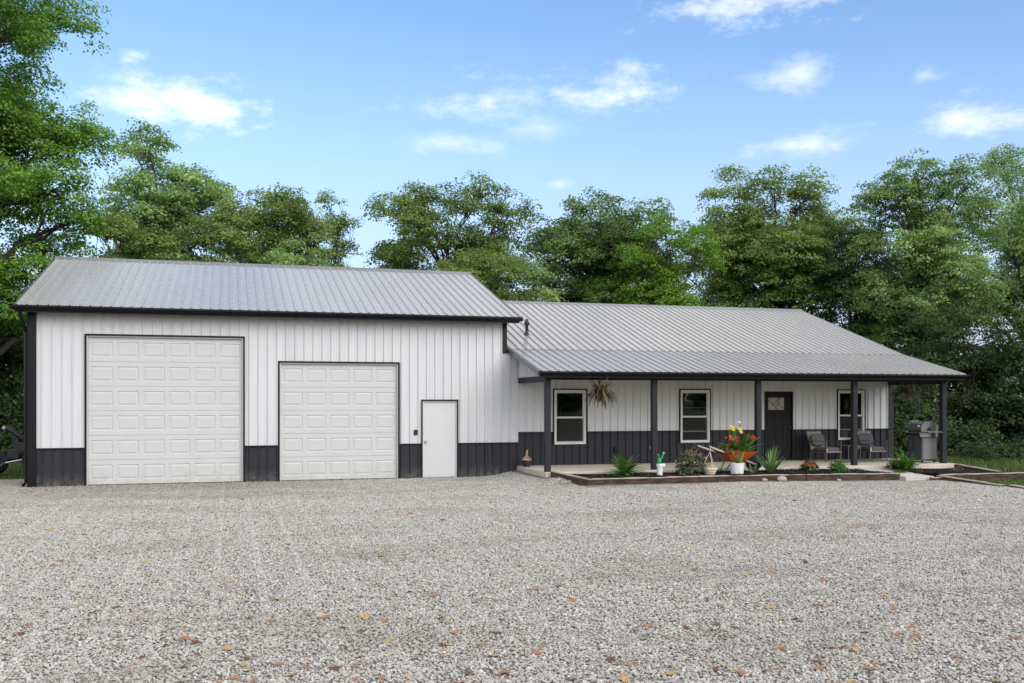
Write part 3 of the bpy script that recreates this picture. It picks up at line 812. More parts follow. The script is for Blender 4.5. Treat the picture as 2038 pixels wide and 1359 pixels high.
# porch: posts, beams, ceiling, gable infill
PY = -2.37
POSTS = [11.305, 14.21, 17.24, 20.23, 23.17]
pm = None
for x in POSTS:
    if pm is None:
        mb = MB(); mb.box(-.07, .07, -.07, .07, 0, 2.6 - SLAB); o = mb.build('porch_post', POSTM, house, bevel=.006); pm = o.data
    else: o = link(bpy.data.objects.new('porch_post', pm), house)
    o.location = (x, PY, SLAB)
mb = MB(); mb.box(11.235, 23.24, PY - .07, PY + .07, 2.60, 2.745); mb.build('porch_beam', POSTM, house, bevel=.004)
mb = MB(); mb.box(11.24, 11.37, PY + .072, -.03, 2.55, 2.70); mb.build('porch_beam', POSTM, house)
mb = MB(); mb.box(23.10, 23.235, PY + .072, -.03, 2.55, 2.70); mb.build('porch_beam', POSTM, house)
mb = MB(); mb.box(11.38, 23.09, PY + .072, .0, 2.665, 2.69); mb.build('porch_ceiling', mat('ceiling_white', (.82, .81, .78), (.79, .78, .75), 2, rough=.5), house)
mb = MB(); mb.box(HX0 + .02, HX1 - .02, HE_Y + .042, PY - .072, 2.735, 2.748); mb.build('soffit', GRAYT, house)
rz_ = lambda y: HBK + y / 4 - .09
for X, n in ((11.25, -1), (23.225, 1)):
    mb = MB(); sheet(mb, (X, 0, 0), (0, 1, 0), (0, 0, 1), (n, 0, 0), PY - .05, -.002, 2.70, rz_, .05); mb.build('gable_panel', WHITE, house)
trim('corner_trim', [(11.205, 11.235, -.027, .02, 2.56, 3.36)], BLACK)

# porch slab and walk
mb = MB(); mb.box(11.20, 23.40, -2.56, -.024, -.08, SLAB); tag(mb.build('porch_floor', CONC, bevel=.012), 'raised concrete porch slab along the front wall', kind='structure')
mb = MB(); p = [(20.12, -2.57), (21.0, -2.57), (21.35, -4.2), (20.48, -4.2)]
zt = [.235, .235, .10, .10]
mb.add([(x, y, z) for (x, y), z in zip(p, zt)] + [(x, y, -.1) for x, y in p], [(0, 3, 2, 1), (4, 5, 6, 7), (0, 1, 5, 4), (1, 2, 6, 5), (2, 3, 7, 6), (3, 0, 4, 7)])
tag(mb.build('path', WALKM, bevel=.01), 'short concrete walk through the planting bed', kind='structure')

# ------------------------------------------------------------------ planting beds
BY = -3.93
def bedz(X, Y): return .215 + .02 * np.sin(X * 3.1) * np.cos(Y * 4) - .05 * sm(18.5, 20.5, X) - .02 * sm(21, 23, X)
def bed(poly_keep, x0, x1, y0, y1, nm):
    o = grid_mesh(nm, x0, x1, y0, y1, .09, bedz, MULCHB, poly_keep); return tag(o, 'dark mulched soil of the porch planting bed', kind='structure')
pathL = lambda y: 20.12 + (-2.57 - y) / 1.63 * .36
pathR = lambda y: 21.0 + (-2.57 - y) / 1.63 * .35
leftE = lambda y: 11.36 + (-2.6 - y) / 1.3 * .45
k1 = lambda X, Y: (X > leftE(Y)) & (X < pathL(Y) + .05)
k2 = lambda X, Y: (X > pathR(Y) - .05)
bed(k1, 11.2, 20.75, -3.99, -2.52, 'planting_bed'); bed(k2, 20.9, 23.5, -4.17, -2.52, 'planting_bed')
MULCH = tone_mat('mulch_chips', [(0, (.006, .005, .005)), (.6, (.022, .018, .016)), (.92, (.05, .04, .034)), (1, (.13, .10, .07))], rough=.85)
def chips(x0, x1, y0, y1, keep, n, zf, m, nm, label, cat, s0=.012, s1=.035):
    X = rng.uniform(x0, x1, n); Y = rng.uniform(y0, y1, n); k = keep(X, Y); X, Y = X[k], Y[k]; n = len(X)
    L = rng.uniform(s0, s1, n); W = L * rng.uniform(.25, .6, n); a = rng.uniform(0, 6.28, n); t = rng.normal(0, .45, n)
    d = np.stack([np.cos(a) * np.cos(t), np.sin(a) * np.cos(t), np.sin(t)], 1); w = np.stack([-np.sin(a), np.cos(a), rng.normal(0, .4, n)], 1)
    up = np.array([0, 0, 1.0]); c = np.stack([X, Y, zf(X, Y) + rng.uniform(.004, .02, n)], 1)
    V = np.stack([c - d * L[:, None], c + w * W[:, None], c + d * L[:, None], c - w * W[:, None], c + up * (W * .8)[:, None]], 1).reshape(-1, 3)
    b0 = np.arange(n)[:, None] * 5
    Fq = (b0[:, :, None] + np.array([[0, 1, 4], [1, 2, 4], [2, 3, 4], [3, 0, 4]])[None]).reshape(-1, 3)
    return tag(mesh_np(nm, V, Fq, m, tone=np.repeat(rng.random(n), 4)), label, cat, kind='stuff')
chips(11.3, 20.7, -3.86, -2.57, k1, 15000, bedz, MULCH, 'mulch', 'black bark mulch in the long bed left of the walk', 'mulch')
chips(20.95, 23.4, -4.1, -2.57, k2, 4500, bedz, MULCH, 'mulch', 'black bark mulch in the bed right of the walk', 'mulch')

# landscape timbers
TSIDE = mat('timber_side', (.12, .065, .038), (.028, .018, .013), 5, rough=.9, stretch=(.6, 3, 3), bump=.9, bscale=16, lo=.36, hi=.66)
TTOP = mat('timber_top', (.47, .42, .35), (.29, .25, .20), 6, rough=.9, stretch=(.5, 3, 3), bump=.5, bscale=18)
def timber(a, c, zt0, zt1, w, h, label):
    a = Vector((a[0], a[1], 0)); c = Vector((c[0], c[1], 0)); L = (c - a).length
    ang = math.atan2(c.y - a.y, c.x - a.x); n = max(6, int(L / .22))
    mb = MB(); vs = []
    for i in range(n + 1):
        t = i / n; z = zt0 + (zt1 - zt0) * t
        j = [random.uniform(-.007, .007) for _ in range(6)]
        e = .016
        vs += [(t * L, -w / 2 + j[0], z - h), (t * L, -w / 2 + j[0], z - e + j[1]), (t * L, -w / 2 + e + j[0], z + j[2]), (t * L, w / 2 - e + j[3], z + j[2]), (t * L, w / 2 + j[3], z - e + j[4]), (t * L, w / 2 + j[3], z - h)]
    for i in range(n):
        for k in range(6):
            q = (i * 6 + k, i * 6 + (k + 1) % 6, i * 6 + 6 + (k + 1) % 6, i * 6 + 6 + k)
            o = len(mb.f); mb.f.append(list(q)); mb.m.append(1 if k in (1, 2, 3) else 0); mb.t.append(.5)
    mb.f += [[0, 1, 2, 3, 4, 5], [n * 6 + 5 - k for k in range(6)]]; mb.m += [0, 0]; mb.t += [.5, .5]
    mb.v = vs
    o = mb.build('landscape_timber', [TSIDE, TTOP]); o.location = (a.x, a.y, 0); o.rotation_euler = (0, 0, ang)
    return tag(o, label, 'timber', 'landscape timbers edging the beds')
timber((11.36, -2.62), (11.80, BY - .03), .33, .235, .13, .22, 'short weathered timber slanting out from the first porch post')
timber((11.76, BY + .0), (14.68, BY), .225, .235, .15, .20, 'long mossy-brown timber in front of the fern and white cylinder')
timber((14.695, BY), (17.66, BY), .235, .215, .15, .20, 'bed timber in front of the wheelbarrow and white pot')
timber((17.675, BY), (20.46, BY), .215, .185, .15, .22, 'dark red-brown timber ending at the concrete walk')
timber((21.15, -4.30), (21.42, -4.42), .085, .085, .12, .12, 'stub of rotten timber at the foot of the walk')
timber((21.42, -4.28), (21.50, -5.35), .13, .09, .15, .18, 'brown timber at the gravel edge next to the walk')
timber((21.50, -5.36), (21.47, -6.45), .09, .055, .15, .16, 'low brown timber running along the gravel and lawn edge')
timber((21.60, -6.55), (21.45, -8.2), .075, .03, .15, .16, 'last sunken timber along the lawn edge')
timber((21.50, -4.22), (24.7, -4.22), .15, .14, .14, .22, 'pale topped timber along the front of the right bed')
timber((23.47, -2.45), (23.55, -4.14), .285, .18, .14, .3, 'timber along the outer side of the right bed, by the lawn')

# ------------------------------------------------------------------ trees
LEAF_MAPLE = tone_mat('leaves_maple', [(0, (0.069, 0.149, 0.026)), (.45, (0.155, 0.310, 0.049)), (.8, (0.284, 0.496, 0.081)), (1, (0.473, 0.672, 0.149))], .55, .45)
LEAF_OAK = tone_mat('leaves_oak', [(0, (0.114, 0.193, 0.060)), (.5, (0.261, 0.415, 0.132)), (.85, (0.481, 0.673, 0.231)), (1, (0.768, 0.922, 0.383))], .5, .45)
LEAF_OLIVE = tone_mat('leaves_olive', [(0, (0.086, 0.138, 0.034)), (.5, (0.204, 0.312, 0.077)), (.85, (0.336, 0.453, 0.125)), (1, (0.485, 0.500, 0.173))], .55, .45)
LEAF_LIME = tone_mat('leaves_lime', [(0, (0.078, 0.163, 0.018)), (.5, (0.163, 0.319, 0.034)), (1, (0.279, 0.466, 0.078))], .55, .45)
LEAF_DARK = tone_mat('leaves_dark', [(0, (0.060, 0.112, 0.033)), (.5, (0.138, 0.237, 0.066)), (1, (0.297, 0.448, 0.133))], .5, .45)

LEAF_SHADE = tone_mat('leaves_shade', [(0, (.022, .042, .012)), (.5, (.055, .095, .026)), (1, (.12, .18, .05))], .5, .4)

def leaf_cloud(r, centers, outs, per, spread, size, flat=.6, tones=None, droop=.35):
    """quads (rhombic leaves) round every cluster centre"""
    n = len(centers) * per
    C = np.repeat(centers, per, 0); OUT = np.repeat(outs, per, 0)
    off = r.normal(0, 1, (n, 3)); off /= np.linalg.norm(off, axis=1)[:, None]; off *= (r.random(n) ** .45)[:, None] * spread * 1.75; off[:, 2] = np.abs(off[:, 2]) * flat * .9 - spread * .25
    rad = np.linalg.norm(off[:, :2], axis=1); P = C + off; P[:, 2] -= droop * rad * rad / max(spread, .1) * .5
    nrm = OUT * .5 + off / spread * .35 + np.array([0, 0, .7]) + r.normal(0, .5, (n, 3)); nrm /= np.linalg.norm(nrm, axis=1)[:, None]
    d = r.normal(0, 1, (n, 3)) + OUT * .5 + np.array([0, 0, -.35]); d -= nrm * (d * nrm).sum(1)[:, None]; d /= np.linalg.norm(d, axis=1)[:, None] + 1e-6
    s = np.cross(nrm, d); L = (size * r.uniform(.65, 1.3, n))[:, None]; W = L * r.uniform(.32, .48, n)[:, None]
    V = np.stack([P - d * L * .5, P + s * W + d * L * .05 - nrm * L * .06, P + d * L * .5, P - s * W + d * L * .05 - nrm * L * .06], 1).reshape(-1, 3)
    Fq = np.arange(n * 4).reshape(n, 4)
    t = np.repeat(tones if tones is not None else r.random(len(centers)), per)
    return V, Fq, np.clip(t * .62 + r.random(n) * .42, 0, 1)

def tree(name, label, uc, vtop, uL, uR, vbot, Y, nlobe, ncl, per, leaf, m, seed, trunk_r=.2, spread=.32, lobe_r=(.24, .42), lean=0.0, group=None, zbase=-.06, hollow=.55, flat=.62):
    r = np.random.default_rng(seed)
    X = onY(uc, Y0, Y)[0]; zc = (X - CAM[0]) * S_ + (Y - CAM[1]) * C_; ppm = F_PX / zc
    H = (Y0 - vtop) / ppm + 2.1; zb = max((Y0 - vbot) / ppm + 2.1, .8); W = (uR - uL) / 2 / ppm
    cx0 = ((uL + uR) / 2 - uc) / ppm
    root = thing(name, label, 'tree', (X, Y, zbase), 0, group)
    cz, hz = (H + zb) / 2, (H - zb) / 2
    lob = []
    nout = int(nlobe * .72)
    for i in range(nlobe):
        if i < nout:      # evenly spread round the outside, jittered, so the crown is full and lumpy
            zz = 1 - 2 * (i + .5) / nout; a = i * 2.39996 + seed
            d = np.array([math.cos(a) * math.sqrt(1 - zz * zz), math.sin(a) * math.sqrt(1 - zz * zz), zz]) + r.normal(0, .16, 3)
            q = r.uniform(.60, .88)
        else:
            d = r.normal(0, 1, 3); q = r.uniform(.2, .5)
        d /= (np.abs(d) ** 2.8).sum() ** (1 / 2.8)      # a squarish dome rather than a ball
        rr = r.uniform(*lobe_r)
        c = np.array([cx0 + np.sign(d[0]) * abs(d[0]) ** .85 * q * W * 1.06, d[1] * q * W * .85, cz + np.sign(d[2]) * abs(d[2]) ** .85 * q * hz])
        lob.append((c, rr * W * 1.0, rr * min(hz, W * 1.15)))
    zt = max(c[2] + rb for c, ra, rb in lob); xt = max(abs(c[0] - cx0) + ra for c, ra, rb in lob)
    lob = [(np.array([cx0 + (c[0] - cx0) * W / xt, c[1], zb + (c[2] - zb) * (H - zb) / (zt - zb)]), ra, rb) for c, ra, rb in lob]
    cen, out, ton = [], [], []
    wsum = sum(l[1] * l[2] for l in lob)
    for (c, ra, rb) in lob:
        k = max(4, int(ncl * ra * rb / wsum)); lt = r.uniform(.12, .75)
        d = r.normal(0, 1, (k, 3)); d /= np.linalg.norm(d, axis=1)[:, None]
        d[:, 2] = np.where(d[:, 2] < -.35, -d[:, 2] * .5, d[:, 2])
        q = r.uniform(hollow, 1.0, k) ** .7
        cen.append(c + d * q[:, None] * np.array([ra, ra, rb])); out.append(d); ton.append(np.clip(lt + r.normal(0, .18, k), 0, 1))
    cen = np.concatenate(cen); out = np.concatenate(out); ton = np.concatenate(ton)
    # wood
    mb = MB(); trunk_top = cz + hz * .45
    def tpt(z):
        f = z / trunk_top
        return Vector((lean * z + cx0 * f * f * .7 + .10 * math.sin(z * .9 + seed), .10 * math.cos(z * .7 + seed), z))
    nz = 12; zs = [trunk_top * i / nz for i in range(nz + 1)]
    mb.tube([tpt(z) for z in zs], [trunk_r * (1.35 if i == 0 else 1) * (1 - .82 * i / nz) for i in range(nz + 1)], 9)
    for (c, ra, rb) in lob:
        c = Vector(c); z0 = max(.12 * H, min(c.z - .25 * (Vector((c.x, c.y, 0)) - Vector((0, 0, 0))).length - .6, trunk_top * .95)) * r.uniform(.72, 1.0)
        a = tpt(z0); rad = trunk_r * (1 - .8 * z0 / trunk_top) * .62
        mid = a.lerp(c, .5) + Vector((r.normal(0, .15), r.normal(0, .15), .18 * (c - a).length * .6))
        pts = [a, a.lerp(mid, .55) + Vector(r.normal(0, .06, 3)), mid, mid.lerp(c, .5) + Vector(r.normal(0, .12, 3)), c]
        mb.tube(pts, [rad, rad * .8, rad * .6, rad * .42, rad * .26], 6, cap=False)
        near = np.argsort(np.linalg.norm(cen - np.array(c), axis=1))[:60]
        for q in near[::4]:
            e = Vector(cen[q]); s0 = mid.lerp(c, r.uniform(.3, 1)); mb.tube([s0, s0.lerp(e, .5) + Vector(r.normal(0, .08, 3)), e], [rad * .22 + .006, .012, .005], 4, cap=False)
    mb.build('trunk', BARK, root, smooth=True)
    V, Fq, t = leaf_cloud(r, cen, out, per, spread, leaf, flat, ton)
    tag(mesh_np('crown', V, Fq, m, root, tone=t), kind='stuff')
    return root
GT = 'trees behind the building'
tree('maple_tree', 'tall bright green maple towering left of the garage roof', -60, -190, -380, 205, 800, 15.5, 70, 3700, 62, 0.116, LEAF_MAPLE, 11, .38, 0.35, (0.18, 0.34), group=GT)
tree('tree', 'airy grey-green tree with dark branches showing, rising beside the big maple', 340, 258, 190, 480, 660, 25, 40, 950, 56, 0.136, LEAF_OAK, 21, .26, 0.39, (0.20, 0.37), group=GT)
tree('tree', 'olive green spreading tree just right of the airy grey-green tree', 560, 362, 425, 668, 660, 23, 36, 875, 56, 0.122, LEAF_OLIVE, 31, .2, 0.35, (0.22, 0.39), group=GT)
tree('tree', 'thin sparse young tree standing by the open gap of sky', 670, 375, 630, 712, 640, 24, 16, 150, 42, 0.116, LEAF_OAK, 41, .10, 0.27, (0.36, 0.63), group=GT)
tree('tree', 'loose olive tree with a ragged pointed top behind the garage ridge', 885, 345, 735, 1060, 670, 22, 48, 1075, 56, 0.122, LEAF_OLIVE, 51, .24, 0.37, (0.18, 0.34), group=GT)
tree('tree', 'dense dark round-topped tree behind the start of the house roof', 1190, 380, 1040, 1345, 700, 24, 42, 1443, 62, 0.136, LEAF_DARK, 61, .3, 0.37, (0.24, 0.42), group=GT)
tree('tree', 'lower lime green tree in front of darker ones behind the house roof', 1340, 425, 1190, 1450, 760, 18.5, 30, 650, 56, 0.116, LEAF_LIME, 71, .18, 0.30, (0.22, 0.39), group=GT)
tree('tree', 'broad oak with yellow-tipped tops over the middle of the house roof', 1540, 330, 1380, 1715, 710, 22, 50, 1800, 62, 0.129, LEAF_OLIVE, 81, .34, 0.37, (0.24, 0.42), group=GT)
tree('tree', 'tall pale green oak with crooked limbs over the right end of the roof', 1835, 298, 1680, 1990, 760, 15, 52, 1408, 62, 0.116, LEAF_OAK, 91, .30, 0.32, (0.21, 0.38), group=GT)
tree('tree', 'very tall oak beyond the right end of the porch', 2050, 268, 1905, 2220, 780, 17, 48, 1347, 62, 0.116, LEAF_OAK, 101, .34, 0.34, (0.21, 0.38), group=GT)
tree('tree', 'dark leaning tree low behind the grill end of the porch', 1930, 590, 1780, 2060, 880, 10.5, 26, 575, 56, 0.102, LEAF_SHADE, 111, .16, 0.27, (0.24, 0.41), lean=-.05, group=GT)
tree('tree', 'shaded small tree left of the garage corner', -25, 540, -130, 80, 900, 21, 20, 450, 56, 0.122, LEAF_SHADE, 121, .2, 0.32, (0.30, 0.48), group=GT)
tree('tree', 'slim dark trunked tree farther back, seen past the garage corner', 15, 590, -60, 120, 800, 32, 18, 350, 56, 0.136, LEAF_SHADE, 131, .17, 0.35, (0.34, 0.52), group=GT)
tree('tree', 'low leafy tree right of the sky gap, in front of the loose olive tree', 790, 452, 728, 880, 760, 26, 18, 375, 56, 0.129, LEAF_OAK, 141, .16, 0.32, (0.30, 0.48), group=GT)
tree('tree', 'deep green filler tree between the olive tree and the dark round tree', 1040, 500, 940, 1140, 800, 19, 24, 525, 56, 0.116, LEAF_OAK, 151, .15, 0.30, (0.26, 0.44), group=GT)
tree('tree', 'deep green tree filling in behind the house ridge end', 1690, 440, 1590, 1800, 820, 19, 26, 575, 59, 0.116, LEAF_DARK, 161, .2, 0.32, (0.26, 0.44), group=GT)
tree('tree', 'shadowy tree behind the lime green one', 1440, 430, 1340, 1550, 780, 27, 22, 525, 56, 0.136, LEAF_DARK, 171, .22, 0.35, (0.29, 0.46), group=GT)
tree('tree', 'olive green tree behind the foot of the airy grey-green tree', 450, 430, 350, 560, 780, 20, 24, 525, 56, 0.116, LEAF_OLIVE, 181, .16, 0.32, (0.26, 0.44), group=GT)
tree('tree', 'small green tree at the edge of the big maple', 245, 410, 160, 335, 780, 19, 22, 500, 56, 0.116, LEAF_OLIVE, 191, .16, 0.32, (0.26, 0.44), group=GT)
tree('tree', 'small green tree low between the olive tree and the thin young tree', 600, 470, 500, 690, 800, 18, 20, 412, 56, 0.109, LEAF_OAK, 192, .13, 0.30, (0.29, 0.46), group=GT)
tree('tree', 'small olive tree low behind the right end of the garage ridge', 960, 470, 850, 1060, 800, 17.5, 22, 475, 56, 0.109, LEAF_OLIVE, 193, .13, 0.30, (0.29, 0.46), group=GT)
tree('tree', 'dark tree low behind the lime green tree', 1270, 470, 1150, 1380, 800, 20.5, 22, 525, 59, 0.116, LEAF_DARK, 194, .16, 0.32, (0.29, 0.46), group=GT)
tree('tree', 'green tree low behind the hip of the porch roof', 1760, 480, 1660, 1880, 830, 20, 24, 525, 59, 0.116, LEAF_OAK, 195, .16, 0.32, (0.29, 0.46), group=GT)
tree('tree', 'tall oak next in the row past the very tall oak by the porch', 2290, 300, 2180, 2420, 800, 16, 30, 420, 52, .13, LEAF_OAK, 196, .26, .36, (.22, .38), group=GT)
tree('tree', 'dark round tree at the far right end of the row', 2520, 380, 2400, 2660, 820, 15, 26, 380, 50, .13, LEAF_DARK, 197, .22, .36, (.24, .4), group=GT)

def bush(name, label, uc, Y, w, h, ncl, per, leaf, m, seed, zb=-.06, spread=.2, group=None, cat='bush'):
    r = np.random.default_rng(seed); X = onY(uc, Y0, Y)[0]
    root = thing(name, label, cat, (X, Y, zb), 0, group)
    d = r.normal(0, 1, (ncl, 3)); d /= np.linalg.norm(d, axis=1)[:, None]; d[:, 2] = np.abs(d[:, 2])
    lump = 1 + .22 * np.sin(d[:, 0] * 5 + seed) + .18 * np.sin(d[:, 1] * 7 + d[:, 2] * 4)
    q = (r.uniform(.3, 1, ncl) ** .6) * lump
    cen = d * q[:, None] * np.array([w / 2, w / 2.3, h]) ; cen[:, 2] = np.maximum(cen[:, 2], spread * .4)
    V, Fq, t = leaf_cloud(r, cen, d, per, spread, leaf, .7, np.clip(r.normal(.4, .2, ncl), 0, 1))
    V[:, 2] = np.maximum(V[:, 2], .0)
    mb = MB()
    for i in range(12):
        e = Vector(cen[r.integers(ncl)]); mb.tube([(r.normal(0, .08), r.normal(0, .08), 0), e * .5 + Vector((0, 0, .1)), e], [.018, .012, .004], 5, cap=False)
    mb.build('stems', BARK, root)
    tag(mesh_np('foliage', V, Fq, m, root, tone=t), kind='stuff')
    return root
GB_ = 'undergrowth beyond the porch end'
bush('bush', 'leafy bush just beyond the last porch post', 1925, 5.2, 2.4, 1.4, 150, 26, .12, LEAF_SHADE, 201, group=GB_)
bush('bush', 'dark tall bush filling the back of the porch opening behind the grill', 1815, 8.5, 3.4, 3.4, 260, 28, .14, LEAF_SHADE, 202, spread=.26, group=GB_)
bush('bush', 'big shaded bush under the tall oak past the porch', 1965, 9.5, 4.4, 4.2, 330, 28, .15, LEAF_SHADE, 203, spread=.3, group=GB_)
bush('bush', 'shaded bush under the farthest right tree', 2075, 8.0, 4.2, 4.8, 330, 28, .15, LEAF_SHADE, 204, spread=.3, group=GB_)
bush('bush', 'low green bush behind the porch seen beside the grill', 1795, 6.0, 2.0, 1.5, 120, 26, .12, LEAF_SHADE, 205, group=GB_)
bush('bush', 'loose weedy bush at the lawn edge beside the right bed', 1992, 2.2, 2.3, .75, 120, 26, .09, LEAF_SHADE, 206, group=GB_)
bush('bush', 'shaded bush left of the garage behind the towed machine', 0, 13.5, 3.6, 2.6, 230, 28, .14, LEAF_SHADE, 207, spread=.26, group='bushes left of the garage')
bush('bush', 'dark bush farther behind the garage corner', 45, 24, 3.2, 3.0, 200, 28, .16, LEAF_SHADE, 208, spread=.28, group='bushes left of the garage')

# far wood across the fields behind the camera (seen mirrored in the window panes) and beyond the trees
def far_wood(name, label, pts, seed, size=1.3):
    r = np.random.default_rng(seed); cen = []
    for (x, y, h) in pts:
        k = 46; c = r.normal(0, 1, (k, 3)); c /= np.linalg.norm(c, axis=1)[:, None]
        cen.append(np.array([x, y, h * .55]) + c * np.array([h * .45, h * .4, h * .5]) * r.uniform(.6, 1.05, (k, 1)))
    cen = np.concatenate(cen); out = np.tile([0, 0, 1.0], (len(cen), 1))
    V, Fq, t = leaf_cloud(r, cen, out, 12, 1.0, size, .8, None)
    V[:, 2] = np.maximum(V[:, 2], -.05)
    return tag(mesh_np(name, V, Fq, LEAF_DARK, tone=t), label, 'wood', kind='stuff')
far_wood('far_wood', 'wood on the far side of the field in front of the building', [(-70 + i * 6.2 + random.uniform(-2, 2), -95 + random.uniform(-5, 5), random.uniform(4, 6.5)) for i in range(28)], 5)
far_wood('far_wood', 'hazy wood on the horizon behind the tree row', [(-60 + i * 7.5 + random.uniform(-2, 2), 105 + random.uniform(-6, 6), random.uniform(6, 10)) for i in range(44)], 6, 1.5)

# grass
GRASS = tone_mat('grass_blades', [(0, (.05, .085, .015)), (.6, (.11, .17, .03)), (1, (.22, .24, .08))], .6, .3)
FERN_G = tone_mat('weed_green', [(0, (.025, .05, .01)), (.7, (.06, .105, .022)), (1, (.13, .13, .045))], .6, .35)
def grass(label, X, Y, zf, h0, h1, seed, m=GRASS, nm='grass'):
    r = np.random.default_rng(seed); n = len(X); a = r.uniform(0, 6.28, n); h = r.uniform(h0, h1, n)
    w = .004 + h * .035; b0 = np.stack([X, Y, zf], 1); s = np.stack([np.cos(a), np.sin(a), 0 * a], 1); ld = np.stack([-np.sin(a), np.cos(a), 0 * a], 1)
    mid = b0 + ld * (h * .12)[:, None] + np.stack([0 * h, 0 * h, h * .6], 1); tip = b0 + ld * (h * r.uniform(.2, .7, n))[:, None] + np.stack([0 * h, 0 * h, h], 1)
    V = np.stack([b0 - s * w[:, None], b0 + s * w[:, None], mid + s * (w * .8)[:, None], mid - s * (w * .8)[:, None], tip], 1).reshape(-1, 3)
    k = np.arange(n)[:, None] * 5
    Fq = np.concatenate([k + np.array([[0, 1, 2]]), k + np.array([[0, 2, 3]]), k + np.array([[3, 2, 4]])], 1).reshape(-1, 3)
    return tag(mesh_np(nm, V, Fq, m, tone=np.repeat(r.random(n), 3)), label, 'grass', kind='stuff')
n = 26000
X = rng.uniform(21.58, 29, n); Y = rng.uniform(-9.5, 3, n); k = ~((X < 23.6) & (Y > -4.3)); X, Y = X[k], Y[k]
grass('short lawn grass beside the timbers and right bed', X, Y, lawn_z(X, Y), .04, .11, 1)
n = 3800; X = rng.uniform(23.75, 30, n); Y = rng.uniform(-2.4, 3.5, n)
grass('tall weedy grass beyond the porch end', X, Y, lawn_z(X, Y), .08, .24, 2, GRASS)
n = 16000; X = rng.uniform(-8.5, -1.6, n); Y = rng.uniform(2.7, 16, n)
grass('sunlit patch of grass left of the garage', X, Y, lawn_z(X, Y), .05, .13, 3)
n = 700; X = rng.uniform(-.9, 4.5, n); Y = -rng.uniform(.05, 1.6, n) ** 1.3
grass('sparse weeds sprouting from the gravel along the garage wall', X, Y, gz(X, Y) + .01, .015, .05, 4)

# ------------------------------------------------------------------ plants and pots in the bed
FERN = tone_mat('fern_green', [(0, (.035, .10, .012)), (.5, (.075, .20, .025)), (1, (.15, .30, .05))], .5, .3)
IRIS = tone_mat('iris_green', [(0, (.07, .16, .05)), (.5, (.15, .28, .09)), (1, (.27, .40, .17))], .5, .25)
SPIDER = tone_mat('spider_plant', [(0, (.028, .024, .011)), (.5, (.085, .068, .028)), (.85, (.20, .16, .07)), (1, (.36, .31, .17))], .55, .25)
REDF = mat('red_petals', (.55, .03, .018), (.38, .015, .012), 20, rough=.6)
ORANGEF = mat('orange_petals', (.75, .16, .03), (.6, .09, .02), 20, rough=.6)
YELF = mat('yellow_petals', (.78, .60, .08), (.66, .45, .05), 20, rough=.6)
PINKF = mat('pink_petals', (.55, .16, .19), (.40, .09, .11), 20, rough=.6)
WHITEF = mat('white_petals', (.78, .75, .66), (.7, .66, .55), 20, rough=.6)
def at(u, Y): return float(onY(u, Y0, Y)[0])
def fern(uc, Y, rad, hgt, seed, label):
    random.seed(seed); X = at(uc, Y); z = float(bedz(X, Y)) - .01
    mb = MB()
    for i in range(74):
        a = random.uniform(0, 6.283); el = random.uniform(.3, 1.4); L = rad * random.uniform(.75, 1.15)
        d = Vector((math.cos(a) * math.cos(el), math.sin(a) * math.cos(el), math.sin(el))); p = Vector((d.x * .04, d.y * .04, 0)); v = d.copy(); tn = random.random()
        steps = 11; side = v.cross(Vector((0, 0, 1))).normalized()
        for s in range(steps):
            t = s / steps; q = p + v * (L / steps)
            w = rad * .17 * math.sin(math.pi * min(1, .16 + t * .86)) + .012
            for sg in (-1, 1):
                tip = p + side * sg * w + v * w * .65 + Vector((0, 0, -.01))
                mb.add([p, p + v * (L / steps * .75), tip], [(0, 1, 2)], 0, min(1, tn * .7 + random.random() * .3))
            p = q; v = (v + Vector((0, 0, -.11))).normalized()
    for i in range(len(mb.v)):
        x, y, zz = mb.v[i]; mb.v[i] = (x, y, max(zz * hgt / rad, .005))
    o = mb.build('fern', FERN, tone=True); o.location = (X, Y, z); return tag(o, label, 'fern', 'ferns in the planting beds')
fern(1243, -3.2, .58, .60, 301, 'bright green fern in the long bed near the first post')
fern(1803, -3.3, .62, .56, 302, 'bright green fern in the bed right of the walk')
# sword-leaved iris
def sword(uc, Y, n, L, w, seed, name, label, m, z=None, el=(.75, 1.5), droop=.35, cat='plant'):
    random.seed(seed); X = at(uc, Y); z = float(bedz(X, Y)) - .01 if z is None else z
    mb = MB()
    for i in range(n):
        a = random.uniform(0, 6.283); e = random.uniform(*el); d = (math.cos(a) * math.cos(e), math.sin(a) * math.cos(e), math.sin(e))
        mb.blade((math.cos(a) * .06 * random.random(), math.sin(a) * .06 * random.random(), 0), d, L * random.uniform(.6, 1.1), w * random.uniform(.7, 1.2), droop * random.uniform(.4, 1.5), 5, random.random(), twist=random.uniform(-.9, .9))
    mb.v = [(x, y, max(q, .004)) for x, y, q in mb.v]
    o = mb.build(name, m, tone=True); o.location = (X, Y, z); return tag(o, label, cat)
sword(1535, -3.5, 46, .78, .060, 303, 'iris_plant', 'clump of pale green sword-shaped leaves beside the white pot', IRIS)
